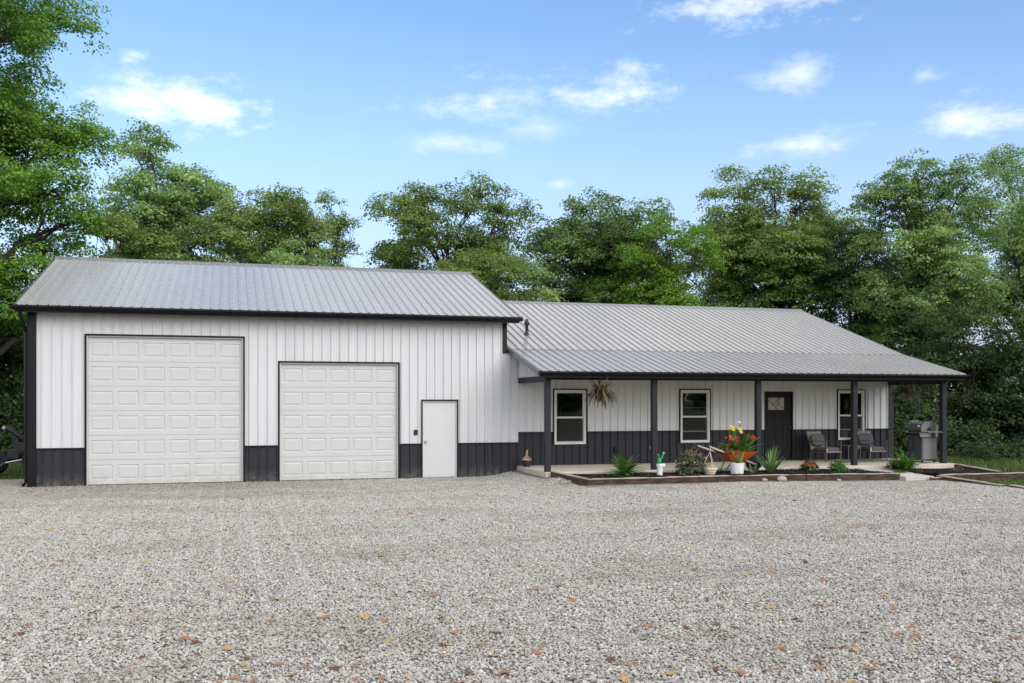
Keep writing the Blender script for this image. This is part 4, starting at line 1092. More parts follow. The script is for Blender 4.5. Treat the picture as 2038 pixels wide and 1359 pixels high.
# small bushy plants
def herb(uc, Y, w, h, ncl, per, leaf, m, seed, name, label, flowers=(), z=None, fl=.045, cat='plant', spread=.07):
    r = np.random.default_rng(seed); random.seed(seed); X = at(uc, Y); z = float(bedz(X, Y)) - .01 if z is None else z
    root = thing(name, label, cat, (X, Y, z))
    d = r.normal(0, 1, (ncl, 3)); d /= np.linalg.norm(d, axis=1)[:, None]; d[:, 2] = np.abs(d[:, 2])
    cen = d * (r.uniform(.25, 1, ncl) ** .6)[:, None] * np.array([w / 2, w / 2, h]); cen[:, 2] += .02
    V, Fq, t = leaf_cloud(r, cen, d, per, spread, leaf, .8, None); V[:, 2] = np.maximum(V[:, 2], .004)
    tag(mesh_np('foliage', V, Fq, m, root, tone=t), kind='stuff')
    mb = MB()
    for i in range(14):
        e = Vector(cen[r.integers(ncl)]); mb.tube([(0, 0, 0), e * .55 + Vector((0, 0, .04)), e], [.008, .006, .003], 4, cap=False)
    mb.build('stems', mat('green_stem', (.07, .09, .03), (.05, .06, .02), 10, rough=.7), root)
    for (fm, nn, top) in flowers:
        for i in range(nn):
            v = r.normal(0, 1, 3); v /= np.linalg.norm(v); v[2] = abs(v[2]) * .8 + top
            if v[1] > 0 and r.random() < .6: v[1] = -v[1]
            v /= np.linalg.norm(v); c = Vector(v * np.array([w / 2, w / 2, h]) * r.uniform(.85, 1.12)); c.z += .03
            flower(c, Vector(v), fl * r.uniform(.75, 1.25), fm, root)
    return root
def flower(c, nrm, s, m, parent, petals=6):
    mb = MB(); nrm = nrm.normalized(); a = nrm.orthogonal().normalized(); bb = nrm.cross(a)
    for ringk in range(2):
        for i in range(petals):
            w = 2 * math.pi * (i + .5 * ringk) / petals; d = a * math.cos(w) + bb * math.sin(w); sd = nrm.cross(d); q = s * (1 - .35 * ringk); lift = nrm * s * (.1 + .45 * ringk)
            mb.add([c, c + d * q * .55 - sd * q * .34 + lift * .6, c + d * q + lift, c + d * q * .55 + sd * q * .34 + lift * .6], [(0, 1, 2, 3)])
    return mb.build('flower', m, parent)
GREENL = tone_mat('green_leaves', [(0, (.04, .09, .015)), (.5, (.085, .17, .03)), (1, (.17, .27, .06))], .5, .3)
SAGE = tone_mat('sage_leaves', [(0, (.05, .075, .03)), (.5, (.12, .15, .07)), (.85, (.24, .24, .15)), (1, (.38, .30, .22))], .6, .25)
herb(1375, -3.25, .88, .64, 190, 13, .055, SAGE, 311, 'flowering_shrub', 'loose grey-green shrub with small pink flowers beside the wheelbarrow', [(PINKF, 26, .35), (WHITEF, 10, .3)], fl=.022, cat='shrub', spread=.075)
herb(1610, -2.95, .42, .24, 60, 10, .07, GREENL, 312, 'begonia', 'small red-flowered bedding plant in front of the front door', [(REDF, 12, .25)], fl=.055)
herb(1669, -3.45, .46, .28, 90, 12, .05, FERN, 313, 'low_shrub', 'small plain green mounded shrub left of the walk', cat='shrub')
herb(1779, -2.85, .34, .24, 50, 10, .06, GREENL, 314, 'begonia', 'small plant with peach and white flowers beside the right bed fern', [(ORANGEF, 6, .2), (WHITEF, 5, .2)], fl=.045)
herb(1903, -3.35, .5, .10, 20, 8, .04, SAGE, 315, 'weed', 'thin dry weeds in the bare mulch near the outer timber', cat='weed')

# wheelbarrow with flowers
WBX, WBY = at(1462, -3.05), -3.05
wz0 = float(bedz(WBX, WBY)) + .005
wb = thing('wheelbarrow', 'orange wheelbarrow with pale wooden handles used as a flower planter', 'wheelbarrow', (WBX, WBY, wz0), R(4))
WB_O = mat('orange_enamel', (.55, .12, .025), (.42, .07, .018), 5, rough=.42)
WOODP = mat('pale_wood', (.52, .46, .38), (.38, .33, .26), 5, rough=.8, stretch=(6, 6, 1))
mb = MB()
def tray_ring(z, xa, xb, w, inset=0): return [(xa + inset, -w / 2 + inset, z), (xb - inset, -w / 2 + inset, z), (xb - inset, w / 2 - inset, z), (xa + inset, w / 2 - inset, z)]
rings = [tray_ring(.30, -.22, .22, .34), tray_ring(.585, -.46, .50, .62), tray_ring(.60, -.49, .53, .66), tray_ring(.60, -.49, .53, .66, .035), tray_ring(.585, -.46, .50, .62, .02), tray_ring(.33, -.22, .22, .34, .02)]
vs = [p for rg in rings for p in rg]
# the front of the tray dips towards the wheel
vs = [(x, y, z - .10 * max(0, x) * (z > .4)) for x, y, z in vs]
k = 4; fs = [(i * k + j, i * k + (j + 1) % k, (i + 1) * k + (j + 1) % k, (i + 1) * k + j) for i in range(len(rings) - 1) for j in range(k)] + [(0, 3, 2, 1), (20, 21, 22, 23)]
mb.add(vs, fs); mb.build('tray', WB_O, wb, bevel=.008)
for s in (-1, 1):
    mb = MB(); mb.bar((-.92, s * .29, .70), (.60, s * .10, .20), .035, .045); mb.build('handle', WOODP, wb, bevel=.006)
    mb = MB(); mb.tube([(-.12, s * .19, .42), (-.30, s * .23, .0), (-.16, s * .22, .0), (.08, s * .16, .36)], .014, 8); mb.build('leg', GUN, wb)
mb = MB(); n = 24; prof = [(.15, -.045), (.185, -.05), (.205, -.03), (.21, 0), (.205, .03), (.185, .05), (.15, .045), (.15, -.045)]
mb.lathe(prof, n, (.56, 0, .21), axis='Y'); wh = mb.build('wheel', RUBBER, wb, smooth=True)
mb = MB(); mb.lathe([(0, -.05), (.03, -.05), (.03, -.02), (.152, -.03), (.152, .03), (.03, .02), (.03, .05), (0, .05)], 20, (.56, 0, .21), axis='Y'); mb.build('rim', GUN, wh)
mb = MB(); mb.box(-.42, .46, -.28, .28, .5, .53); mb.build('soil', MULCHB, wb)
# canna leaves and blooms in the tray
cn = thing('canna', 'tall canna with broad leaves and yellow, orange and red blooms in the wheelbarrow', 'flowers', (WBX + .05, WBY, wz0 + .52), 0)
random.seed(55)
for i in range(12):
    a = random.uniform(0, 6.28); e = random.uniform(.5, 1.3); mb = MB()
    d = (math.cos(a) * math.cos(e), math.sin(a) * math.cos(e), math.sin(e))
    mb.blade((random.uniform(-.16, .26), random.uniform(-.12, .12), random.uniform(0, .12)), d, random.uniform(.42, .66), random.uniform(.13, .20), .5, 6, random.uniform(.3, 1), twist=random.uniform(-.4, .4))
    mb.build('leaf', GREENL, cn, tone=True)
for (x, a, e, L_, w_) in ((.12, -.5, .95, .62, .17), (.2, -.25, .7, .58, .17), (.22, -2.2, 1.1, .5, .15), (.05, -1.3, 1.15, .62, .16), (.28, .1, .5, .5, .16), (-.05, -2.6, 1.0, .45, .14)):
    mb = MB(); mb.blade((x, -.08, .02), (math.cos(a) * math.cos(e), math.sin(a) * math.cos(e), math.sin(e)), L_, w_, .6, 7, .85, twist=random.uniform(-.5, .5)); mb.build('leaf', FERN, cn, tone=True)
mb = MB()
r_ = np.random.default_rng(9); cen = np.stack([r_.uniform(-.38, .36, 40), r_.uniform(-.22, .22, 40), r_.uniform(.02, .2, 40)], 1)
V, Fq, t = leaf_cloud(r_, cen, np.tile([0, -.5, .6], (40, 1)), 9, .06, .08, .8); tag(mesh_np('foliage', V, Fq, GREENL, cn, tone=t), kind='stuff')
for (x, y, z, s, fm) in [(-.16, -.05, .66, .075, YELF), (-.14, -.08, .60, .065, YELF), (.10, -.02, .60, .07, YELF), (.10, -.06, .53, .06, YELF), (.09, .0, .78, .045, WHITEF)]:
    flower(Vector((x, y, z)), Vector((random.uniform(-.4, .4), -1, .5)), s, fm, cn)
for (x0_, z0_) in ((-.15, .62), (.10, .58), (.09, .76)):
    mb = MB(); mb.tube([(x0_ + .03, 0, 0), (x0_ + .01, 0, z0_ * .5), (x0_, 0, z0_)], [.012, .01, .006], 6); mb.build('stem', MATS['green_stem'], cn)
for i in range(10):
    x = random.uniform(-.30, -.02); flower(Vector((x, random.uniform(-.2, .05), random.uniform(.18, .42))), Vector((random.uniform(-.5, .5), -1, .5)), random.uniform(.035, .055), ORANGEF, cn)
for i in range(9):
    x = random.choice([random.uniform(-.12, .02), random.uniform(.26, .42)]); flower(Vector((x, random.uniform(-.22, -.02), random.uniform(.05, .40))), Vector((random.uniform(-.5, .5), -1, .5)), random.uniform(.04, .06), REDF, cn)

# white pot with a snake plant
PX, PYY = at(1467, -3.62), -3.62; pz = float(bedz(PX, PYY)) - .004
pot = thing('plant_pot', 'white tapered square-shouldered pot in front of the wheelbarrow', 'pot', (PX, PYY, pz))
POTW = mat('pot_white', (.80, .80, .80), (.75, .75, .75), 6, rough=.5)
mb = MB(); mb.lathe([(0, 0), (.150, 0), (.156, .01), (.176, .285), (.176, .295), (.160, .295), (.158, .25), (0, .25)], 28); mb.build('pot_body', POTW, pot, smooth=False)
mb = MB(); mb.lathe([(0, .262), (.157, .262)], 20); mb.build('soil', MULCHB, pot)
SNAKE = tone_mat('snake_plant', [(0, (.06, .10, .025)), (.5, (.16, .20, .05)), (1, (.36, .36, .14))], .5, .2)
sp_ = sword(1469, -3.62, 20, .40, .055, 321, 'snake_plant', 'upright yellow-green snake plant growing in the white pot', SNAKE, z=pz + .255, el=(1.05, 1.5), droop=.15)
sword(1499, -3.35, 22, .28, .06, 322, 'agave', 'small pale variegated rosette plant beside the wheelbarrow wheel', tone_mat('agave_green', [(0, (.16, .19, .08)), (1, (.42, .42, .22))], .6, .2), el=(.5, 1.4), droop=.2)

# beige hanging planter standing on the bed
HX_, HY_ = at(1413, -3.58), -3.58; hz_ = float(bedz(HX_, HY_)) - .004
BEIGE = mat('beige_plastic', (.74, .62, .44), (.68, .56, .39), 6, rough=.55)
hp = thing('hanging_planter', 'empty beige plastic hanging planter standing on the mulch', 'planter', (HX_, HY_, hz_))
mb = MB(); mb.lathe([(0, 0), (.11, 0), (.155, .09), (.165, .145), (.19, .15), (.19, .20), (.178, .20), (.172, .155), (.15, .1), (.1, .03), (0, .03)], 28); mb.build('bowl', BEIGE, hp, smooth=False)
for i in range(3):
    a = 2 * math.pi * i / 3 + .4; mb = MB(); mb.tube([(.18 * math.cos(a), .18 * math.sin(a), .195), (.09 * math.cos(a), .09 * math.sin(a), .40), (0, 0, .58)], .0065, 6); mb.build('hanger_strap', BEIGE, hp)
mb = MB(); mb.tube([(0, 0, .57), (0, 0, .63), (.02, 0, .67), (.035, 0, .65)], .006, 6); mb.build('hook', BEIGE, hp)

# white cylinder with a green watering can behind
CX, CY = at(1313, -3.4), -3.4; cz_ = float(bedz(CX, CY)) - .004
cyl = thing('standpipe', 'short white plastic pipe with a capped elbow standing in the mulch by the second post', 'pipe', (CX, CY, cz_))
mb = MB(); mb.lathe([(0, 0), (.072, 0), (.072, .24), (.084, .24), (.084, .30), (.07, .31), (0, .31)], 20); mb.build('pipe_body', POTW, cyl)
mb = MB(); mb.lathe([(0, -.02), (.045, -.02), (.045, .07), (0, .07)], 16, (.06, 0, .265), axis='X'); mb.build('side_outlet', POTW, cyl)
GRNP = mat('green_plastic', (.03, .33, .07), (.022, .26, .05), 5, rough=.4)
wc = thing('watering_can', 'bright green plastic watering can resting on the white pipe', 'watering can', (CX - .01, CY, cz_ + .305))
mb = MB(); mb.lathe([(0, .004), (.05, .004), (.055, .05), (.046, .13), (.03, .15), (0, .15)], 16); mb.build('can_body', GRNP, wc, smooth=True)
mb = MB(); mb.tube([(.02, 0, .05), (.06, 0, .13), (.105, 0, .24)], [.022, .016, .013], 10); sp1 = mb.build('spout', GRNP, wc, smooth=True)
mb = MB(); mb.tube([(.10, 0, .235), (.125, 0, .285)], [.014, .04], 14); mb.build('spout_rose', mat('pale_green_plastic', (.45, .6, .45), (.4, .55, .4), 5, rough=.4), sp1)
mb = MB(); mb.tube([(-.02, 0, .14), (-.045, 0, .22), (-.04, 0, .27), (-.005, 0, .22), (.0, 0, .14)], .014, 8); mb.build('handle', GRNP, wc, smooth=True)

# ornament by the garage corner on the slab
OX, OY = at(1048, -.5), -.5
orn = thing('garden_ornament', 'small ornament with a pointed copper top on a dark round base', 'ornament', (OX, OY, SLAB))
COPPER = mat('copper_glaze', (.50, .30, .22), (.33, .19, .14), 8, rough=.35, metallic=.3)
mb = MB(); mb.lathe([(0, 0), (.085, 0), (.09, .02), (.075, .04), (.115, .09), (.12, .13), (.09, .17), (0, .17)], 20); mb.build('base', mat('dark_glaze', (.02, .022, .035), (.013, .014, .02), 8, rough=.3), orn, smooth=True)
mb = MB(); mb.lathe([(.09, .165), (.14, .175), (.145, .20), (.11, .24), (.06, .285), (.032, .32), (0, .32)], 20); mb.build('brim', COPPER, orn, smooth=True)
mb = MB(); mb.tube([(0, 0, .30), (.005, 0, .38), (.02, 0, .44), (.035, 0, .475)], [.034, .024, .016, .004], 10); mb.build('pointed_top', mat('tan_glaze', (.5, .40, .32), (.4, .3, .24), 8, rough=.5), orn, smooth=True)

# stones at the foot of the timbers
ROCK = mat('field_stone', (.50, .42, .34), (.36, .30, .25), 7, rough=.85, bump=.4)
for (u, Y, s, lab) in ((1556, -4.13, .10, 'smooth tan stone lying against the bed timber in front of the iris'), (1522, -4.12, .06, 'small brownish stone against the bed timber'), (1670, -4.2, .05, 'small flat stone in front of the dark red-brown timber')):
    bm = bmesh.new(); bmesh.ops.create_icosphere(bm, subdivisions=3, radius=1)
    sx = random.random() * 9
    for v in bm.verts:
        f = 1 + .09 * math.sin(v.co.x * 3 + sx) + .07 * math.sin(v.co.y * 4 + v.co.z * 3 + sx); v.co = Vector((v.co.x * s * 1.25 * f, v.co.y * s * .8 * f, (v.co.z * f) * s * .72 + s * .5))
    me = bpy.data.meshes.new('stone'); bm.to_mesh(me); bm.free(); me.materials.append(ROCK); me.polygons.foreach_set('use_smooth', [True] * len(me.polygons))
    X = at(u, Y); o = link(bpy.data.objects.new('stone', me)); o.location = (X, Y, float(gz(X, Y)) + .005); tag(o, lab, 'stone')

# ------------------------------------------------------------------ porch furniture
CUSH = mat('grey_cushion', (.11, .11, .118), (.09, .09, .098), 40, rough=.95, bump=.2, bscale=200)
WICK = mat('woven_wicker', (.42, .32, .25), (.20, .15, .12), 45, rough=.8, bump=.6, bscale=70, stretch=(1, 1, 2.2))
FRAME = mat('chair_frame', (.13, .13, .135), (.11, .11, .115), 6, rough=.45, metallic=.2)
def soft_box(x0, x1, y0, y1, z0, z1, M=None):
    bm = bmesh.new(); bmesh.ops.create_cube(bm, size=1); bmesh.ops.subdivide_edges(bm, edges=bm.edges, cuts=5, use_grid_fill=True)
    for v in bm.verts:
        c = v.co * 2; f = lambda a, o1, o2: a
        px = max(0, 1 - abs(c.x) ** 6); py = max(0, 1 - abs(c.y) ** 6); pz_ = max(0, 1 - abs(c.z) ** 6)
        q = Vector((c.x * (.90 + .1 * min(py, 1) * min(1, pz_ + .5)), c.y * (.9 + .1 * px), c.z * (.70 + .3 * px * py)))
        co = Vector(((x0 + x1) / 2 + q.x * (x1 - x0) / 2, (y0 + y1) / 2 + q.y * (y1 - y0) / 2, (z0 + z1) / 2 + q.z * (z1 - z0) / 2))
        v.co = M @ co if M is not None else co
    me = bpy.data.meshes.new('cushion'); bm.to_mesh(me); bm.free(); me.materials.append(CUSH); me.polygons.foreach_set('use_smooth', [True] * len(me.polygons))
    return me
def make_chair():
    c = thing('patio_chair', '-', 'chair')
    t = .022; w = .275; d0, d1 = -.34, .36       # front at -y
    for sx in (-1, 1):
        mb = MB(); mb.bar((sx * w, d0, 0), (sx * w, d0, .60), t); mb.build('leg', FRAME, c)
        mb = MB(); mb.bar((sx * w, d1 - .04, 0), (sx * w, d1 - .04, .59), t); mb.build('leg', FRAME, c)
        mb = MB(); mb.bar((sx * w, d0 - .011, .611), (sx * w, d1 - .02, .601), .03, .02); mb.build('armrest', FRAME, c)
        mb = MB(); mb.bar((sx * w, d0 + .012, .30), (sx * w, d1 - .052, .28), t); mb.build('side_rail', FRAME, c)
    mb = MB(); mb.bar((-w + .012, d0, .30), (w - .012, d0, .30), .02, .03); fr_ = mb.build('front_rail', WICK, c)
    mb = MB(); mb.box(-w + .012, w - .012, d0 + .012, d1 - .06, .275, .30); mb.build('seat_deck', WICK, c)
    Mb = Matrix.Translation((0, d1 - .08, .30)) @ Matrix.Rotation(R(-20), 4, 'X')
    back = MB(); nrow = 9
    for i in range(nrow):
        z0 = .03 + i * .063
        for j in range(6):
            x0 = -w + .012 + j * (2 * w - .024) / 6; off = .006 * (1 if (i + j) % 2 else -1)
            back.box(x0 + .002, x0 + (2 * w - .024) / 6 - .002, -.008 + off, .008 + off, z0, z0 + .057, 0, Mb)
    back.build('backrest', WICK, c)
    mb = MB()
    for sx in (-1, 1): mb.bar(Mb @ Vector((sx * w, 0, 0)), Mb @ Vector((sx * w, 0, .62)), t)
    mb.bar(Mb @ Vector((-w, 0, .615)), Mb @ Vector((w, 0, .615)), t); mb.build('back_frame', FRAME, c)
    link(bpy.data.objects.new('seat_cushion', soft_box(-w + .02, w - .02, d0 + .0, d1 - .12, .30, .43)), c)
    Mc = Mb @ Matrix.Translation((0, -.07, .0))
    link(bpy.data.objects.new('back_cushion', soft_box(-w + .03, w - .03, -.06, .055, .13, .50, Mc)), c)
    mb = MB(); mb.box(-.275, -.22, -.322, -.319, .31, .41); mb.build('price_tag', POTW, c)
    return c
ch1 = make_chair(); ch2 = copy_tree(ch1)
# front-left feet measured in the photograph
def place(o, ufl, ufr, Yf, rz):
    xa, xb = at(ufl, Yf), at(ufr, Yf); o.location = ((xa + xb) / 2 + .30 * math.sin(rz) * -1, Yf + .30, SLAB); o.rotation_euler = (0, 0, rz)
place(ch1, 1643.5, 1671.5, -1.12, R(9)); place(ch2, 1731.5, 1762, -1.12, R(-3))
for c, l in ((ch1, 'woven-back patio chair with grey cushions nearest the front door'), (ch2, 'woven-back patio chair with grey cushions nearest the grill')):
    tag(c, l, 'chair', 'patio chairs on the porch')
TX, TY = at(1692, -.75), -.75
tb = thing('side_table', 'small dark side table between the two patio chairs', 'table', (TX, TY, SLAB))
mb = MB(); mb.box(-.23, .23, -.23, .23, .44, .462); mb.build('table_top', FRAME, tb, bevel=.004)
for sx in (-1, 1):
    for sy in (-1, 1): mb = MB(); mb.bar((sx * .205, sy * .205, 0), (sx * .205, sy * .205, .44), .02); mb.build('leg', FRAME, tb)
# rug
def rug_mat():
    m, nt, N, L, b = _nodes('rug_weave')
    tc = N.new('ShaderNodeTexCoord'); w = N.new('ShaderNodeTexWave'); w.inputs['Scale'].default_value = 1.6; w.inputs['Distortion'].default_value = 5; w.inputs['Detail'].default_value = 1
    L.new(tc.outputs['Object'], w.inputs['Vector']); L.new(ramp(N, L, w.outputs['Fac'], [(.45, (.05, .047, .045)), (.55, (.42, .39, .34))]), b.inputs['Base Color']); b.inputs['Roughness'].default_value = .95; return m
rgx = (at(1690, -1.5), at(1782, -1.35))
mb = MB(); mb.box(-1.0, 1.0, -.58, .58, 0, .012); o = mb.build('rug', rug_mat(), bevel=.003); o.location = ((rgx[0] + rgx[1]) / 2 + .1, -.93, SLAB + .001)
tag(o, 'dark and pale wavy patterned outdoor rug under the patio chairs', 'rug')

# grill: front faces the chairs, its side towards the yard
GXX, GYY = at(1836, -1.75), -1.75
gr = thing('barbecue_grill', 'grey cart barbecue grill with closed lid at the end of the porch', 'grill', (GXX, GYY, SLAB), R(-96))
GRGREY = mat('grill_grey', (.12, .12, .125), (.10, .10, .105), 7, rough=.4, metallic=.3)
GRLID = mat('grill_lid', (.22, .215, .21), (.18, .175, .17), 6, rough=.35, metallic=.5)
# local: front = -y, width along x
mb = MB(); mb.box(-.34, .34, -.24, .24, .07, .74); mb.build('cabinet', GRGREY, gr, bevel=.008)
for sx in (-1, 1): mb = MB(); mb.box(sx * .17 - .16, sx * .17 + .16, -.252, -.241, .10, .70); dd = mb.build('cabinet_door', GRGREY, gr, bevel=.004); mb = MB(); mb.bar((sx * .03, -.27, .45), (sx * .03, -.27, .66), .014); mb.build('handle', STEEL, dd)
mb = MB(); mb.box(.341, .347, -.20, .20, .12, .70); mb.build('side_panel', mat('grill_panel', (.24, .24, .25), (.21, .21, .22), 7, rough=.45, metallic=.2), gr)
mb = MB(); mb.add([(x, y, z) for x in (-.36, .36) for (y, z) in ((-.30, .74), (-.33, .86), (-.24, .90), (.24, .90), (.24, .74))], [(0, 1, 2, 3, 4), (5, 9, 8, 7, 6), (0, 5, 6, 1), (1, 6, 7, 2), (2, 7, 8, 3), (3, 8, 9, 4), (4, 9, 5, 0)])
cp = mb.build('control_panel', STEEL, gr)
for i in range(4): mb = MB(); mb.lathe([(0, -.05), (.026, -.05), (.03, 0), (.0, .0)], 14, (-.24 + i * .16, -.318, .80), axis='Y'); mb.build('knob', BLACK, cp)
prof = [(-.25, .905), (-.26, 1.0), (-.22, 1.10), (-.12, 1.17), (.05, 1.19), (.18, 1.15), (.25, 1.05), (.25, .905)]
k = len(prof); mb = MB(); mb.add([(x, y, z) for x in (-.35, .35) for y, z in prof], [(i, (i + 1) % k, k + (i + 1) % k, k + i) for i in range(k)] + [tuple(range(k)), tuple(range(2 * k - 1, k - 1, -1))])
ld = mb.build('lid', GRLID, gr, bevel=.012)
mb = MB(); mb.tube([(-.26, -.24, 1.04), (-.26, -.31, 1.05), (.26, -.31, 1.05), (.26, -.24, 1.04)], .014, 8); mb.build('lid_handle', STEEL, ld)
mb = MB(); mb.add([(.352, -.10, .93), (.352, .06, .93), (.352, -.02, 1.03), (.364, -.10, .93), (.364, .06, .93), (.364, -.02, 1.03)], [(0, 2, 1), (3, 4, 5), (0, 1, 4, 3), (1, 2, 5, 4), (2, 0, 3, 5)]); mb.build('end_badge', BLACK, ld)
for sx in (-1, 1): mb = MB(); mb.box(min(sx * .362, sx * .66), max(sx * .362, sx * .66), -.25, .22, .875, .90); mb.build('side_shelf', GRLID, gr, bevel=.005)
for sx in (-1, 1):
    for sy in (-1, 1):
        mb = MB(); mb.lathe([(0, -.015), (.035, -.015), (.035, .015), (0, .015)], 14, (sx * .28, sy * .19, .035), axis='Y'); mb.box(sx * .28 - .012, sx * .28 + .012, sy * .19 - .012, sy * .19 + .012, .04, .07); mb.build('caster', RUBBER, gr)

# hanging baskets and wind chime
POTB = mat('basket_brown', (.08, .05, .035), (.05, .03, .022), 8, rough=.7)
def basket(u, Y, zpot, ztop, seed, label, potm, n=95, L=.5):
    X = at(u, Y); random.seed(seed)
    root = thing('hanging_basket', label, 'hanging plant', (X, Y, zpot), 0, 'hanging baskets on the porch')
    mb = MB(); mb.lathe([(0, 0), (.10, 0), (.135, .15), (.15, .155), (.15, .185), (.135, .185), (.12, .15), (0, .15)], 18); mb.build('pot', potm, root)
    for i in range(3):
        a = 2 * math.pi * i / 3; mb = MB(); mb.tube([(.14 * math.cos(a), .14 * math.sin(a), .18), (0, 0, ztop - zpot - .05), ], .003, 5); mb.build('hanger_wire', GUN, root)
    mb = MB(); mb.tube([(0, 0, ztop - zpot - .06), (0, 0, ztop - zpot)], .005, 6); mb.build('hook', GUN, root)
    mb = MB()
    for i in range(n):
        a = random.uniform(0, 6.283); e = random.uniform(.25, 1.45); d = (math.cos(a) * math.cos(e), math.sin(a) * math.cos(e), math.sin(e))
        mb.blade((.08 * math.cos(a), .08 * math.sin(a), .17), d, L * random.uniform(.55, 1.15), .036, random.uniform(1.2, 3.4), 7, random.random())
    mb.build('foliage', SPIDER, root, tone=True)
    return root
basket(1195.5, -2.60, 2.07, 2.735, 401, 'spider plant in a brown hanging basket beside the first porch window', POTB, n=240, L=.50)
basket(1803, -2.0, 2.10, 2.665, 402, 'spider plant hanging basket at the grill end of the porch', mat('basket_grey', (.16, .18, .18), (.12, .13, .13), 8, rough=.6), n=130, L=.52)
WX, WY = at(1826, -1.3), -1.3
ch = thing('wind_chime', 'long dark metal wind chime hanging above the grill', 'wind chime', (WX, WY, 1.55))
mb = MB(); mb.tube([(0, 0, .88), (0, 0, 1.115)], .003, 5); mb.build('cord', GUN, ch)
mb = MB(); mb.lathe([(0, .86), (.07, .86), (.07, .88), (0, .885)], 16); mb.build('top_disc', POTB, ch)
CHM = mat('chime_tube', (.10, .12, .12), (.07, .085, .085), 5, rough=.35, metallic=.7)
for i in range(5):
    a = 2 * math.pi * i / 5; mb = MB(); mb.tube([(.055 * math.cos(a), .055 * math.sin(a), .86), (.055 * math.cos(a), .055 * math.sin(a), .81)], .002, 4); mb.tube([(.055 * math.cos(a), .055 * math.sin(a), .81), (.055 * math.cos(a), .055 * math.sin(a), .05 + .06 * i)], .012, 8); mb.build('chime_tube', CHM, ch)
mb = MB(); mb.tube([(0, 0, .86), (0, 0, .12)], .002, 4); mb.box(-.03, .03, -.002, .002, .02, .12); mb.build('wind_sail', POTB, ch)

# ------------------------------------------------------------------ towed machine at the left edge
TXX, TYY = at(18, 4.6), 4.6
tr = thing('towed_machine', 'black two-wheeled towed machine with a tilted arm parked behind the garage corner', 'trailer', (TXX, TYY, -.02))
BLK = mat('machine_black', (.018, .018, .019), (.012, .012, .013), 8, rough=.45)
for s in (-1, 1):
    mb = MB(); mb.lathe([(.20, -.09), (.30, -.095), (.34, -.06), (.35, 0), (.34, .06), (.30, .095), (.20, .09), (.20, -.09)], 26, (-.45, s * .52, .35), axis='Y'); w_ = mb.build('wheel', RUBBER, tr, smooth=True)
    mb = MB(); mb.lathe([(0, -.06), (.06, -.07), (.08, -.03), (.19, -.06), (.205, -.085), (.205, .085), (.19, .06), (0, .06)], 20, (-.45, s * .52, .35), axis='Y'); mb.build('rim', STEEL, w_)
mb = MB(); mb.bar((-.45, -.5, .35), (-.45, .5, .35), .07); mb.build('axle', BLK, tr)
mb = MB(); mb.bar((-.7, 0, .42), (.85, 0, .50), .10, .10); mb.build('tongue', BLK, tr)
mb = MB(); mb.box(-.02, .30, -.22, .10, .46, .74); mb.build('battery_box', BLK, tr, bevel=.02)
mb = MB(); mb.bar((.22, 0, .5), (.14, 0, 1.12), .13, .16); mb.build('mast', BLK, tr)
mb = MB(); mb.tube([(-.14, -.06, 1.36), (.10, -.06, 1.24), (.34, -.06, 1.05), (.46, -.06, .80)], [.07, .075, .07, .06], 12); mb.build('arm', BLK, tr, smooth=True)
mb = MB(); mb.lathe([(0, -.11), (.05, -.11), (.05, .02), (0, .02)], 14, (-.10, -.06, 1.34), axis='Y'); mb.build('pivot_pin', STEEL, tr)
mb = MB(); mb.box(.28, .50, -.25, .12, .62, .92); mb.tube([(.38, -.26, .76), (.38, -.30, .76)], .09, 14); mb.build('engine', BLK, tr, bevel=.015)
mb = MB(); mb.bar((.36, -.16, .50), (.44, -.16, .02), .055); mb.box(.36, .52, -.24, -.08, .0, .02); mb.build('jack_stand', BLK, tr)
mb = MB(); mb.tube([(.36, -.16, .44), (-.05, -.20, .36), (-.10, -.20, .32)], .03, 8); mb.build('jack_handle', STEEL, tr)

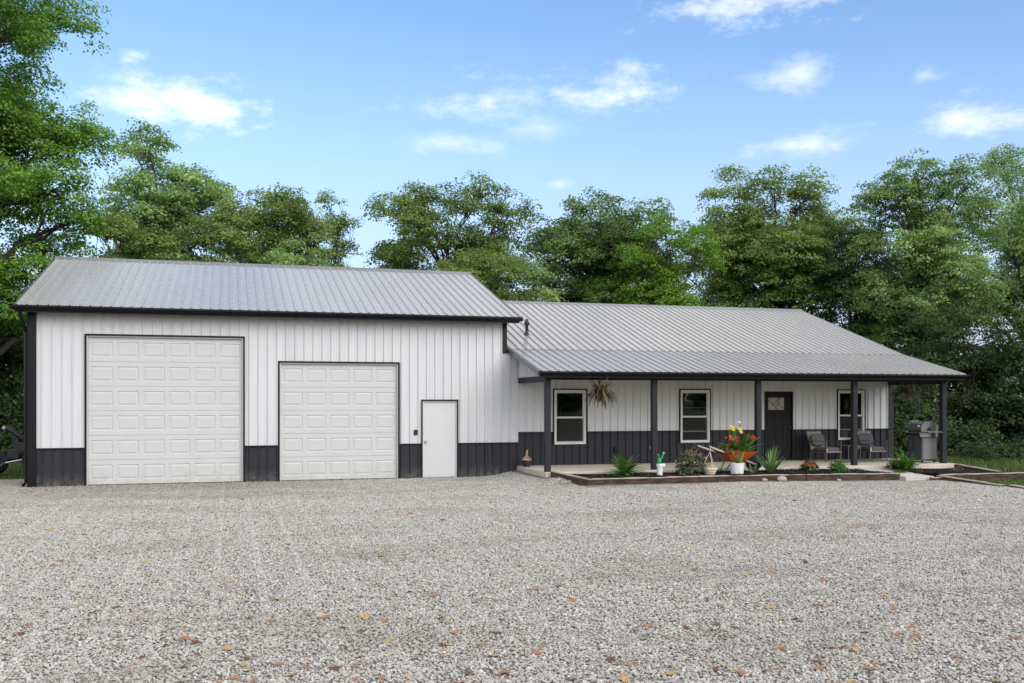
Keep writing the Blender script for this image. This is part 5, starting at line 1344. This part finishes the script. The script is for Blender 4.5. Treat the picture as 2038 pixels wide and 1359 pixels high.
# ------------------------------------------------------------------ fallen leaves on the gravel
random.seed(77)
def leaf_mesh(lobes, seed):
    random.seed(seed); pts = []
    n = lobes * 2
    for i in range(n):
        a = 2 * math.pi * i / n; rr = (1.0 if i % 2 == 0 else .5) * random.uniform(.8, 1.1)
        pts.append((rr * math.cos(a) * 1.1, rr * math.sin(a) * .85))
    c = random.uniform(.25, .6)
    mb = MB(); mb.add([(0, 0, .03)] + [(x, y, .03 + c * (x * x * .6 + y * y * .9) * .55) for x, y in pts], [(0, 1 + i, 1 + (i + 1) % n) for i in range(n)])
    mb.tube([(-.9, 0, .15), (-1.5, .1, .1)], .03, 4)
    return mb
leaf_cols = [('orange_leaf', (.42, .20, .09), (.27, .11, .05), 'orange-brown fallen leaf on the driveway gravel', 130), ('yellow_leaf', (.48, .34, .11), (.36, .24, .07), 'yellow fallen leaf on the driveway gravel', 56), ('brown_leaf', (.17, .065, .035), (.10, .04, .024), 'dark red-brown fallen leaf on the driveway gravel', 62), ('green_leaf', (.07, .13, .03), (.05, .09, .02), 'green fallen leaf on the driveway gravel', 3)]
for ci, (mn, c1, c2, lab, cnt) in enumerate(leaf_cols):
    m = mat(mn, c1, c2, 30, rough=.75)
    protos = []
    for q in range(3):
        me = leaf_mesh(5 if q < 2 else 3, 900 + ci * 10 + q)
        o = me.build('fallen_leaf', m); protos.append(o.data); bpy.data.objects.remove(o)
    random.seed(500 + ci)
    for i in range(cnt):
        for _ in range(50):
            v = 1359 - (1359 - 975) * random.random() ** 1.25; u = 2038 * (random.random() ** (.8 if v > 1150 else .95))
            p = onZ(u, v, .02)
            if p[0] < 21.2 and p[1] < -.6 and not (p[0] > 11 and p[1] > -4.4): break
        o = link(bpy.data.objects.new('fallen_leaf', protos[i % 3])); s = random.uniform(.036, .070) * (1.15 if ci == 1 else 1)
        o.scale = (s, s, s); o.rotation_euler = (random.uniform(-.35, .35), random.uniform(-.35, .35), random.uniform(0, 6.28)); o.location = (p[0], p[1], float(gz(p[0], p[1])) + .022)
        tag(o, lab, 'leaf', 'fallen leaves on the gravel')
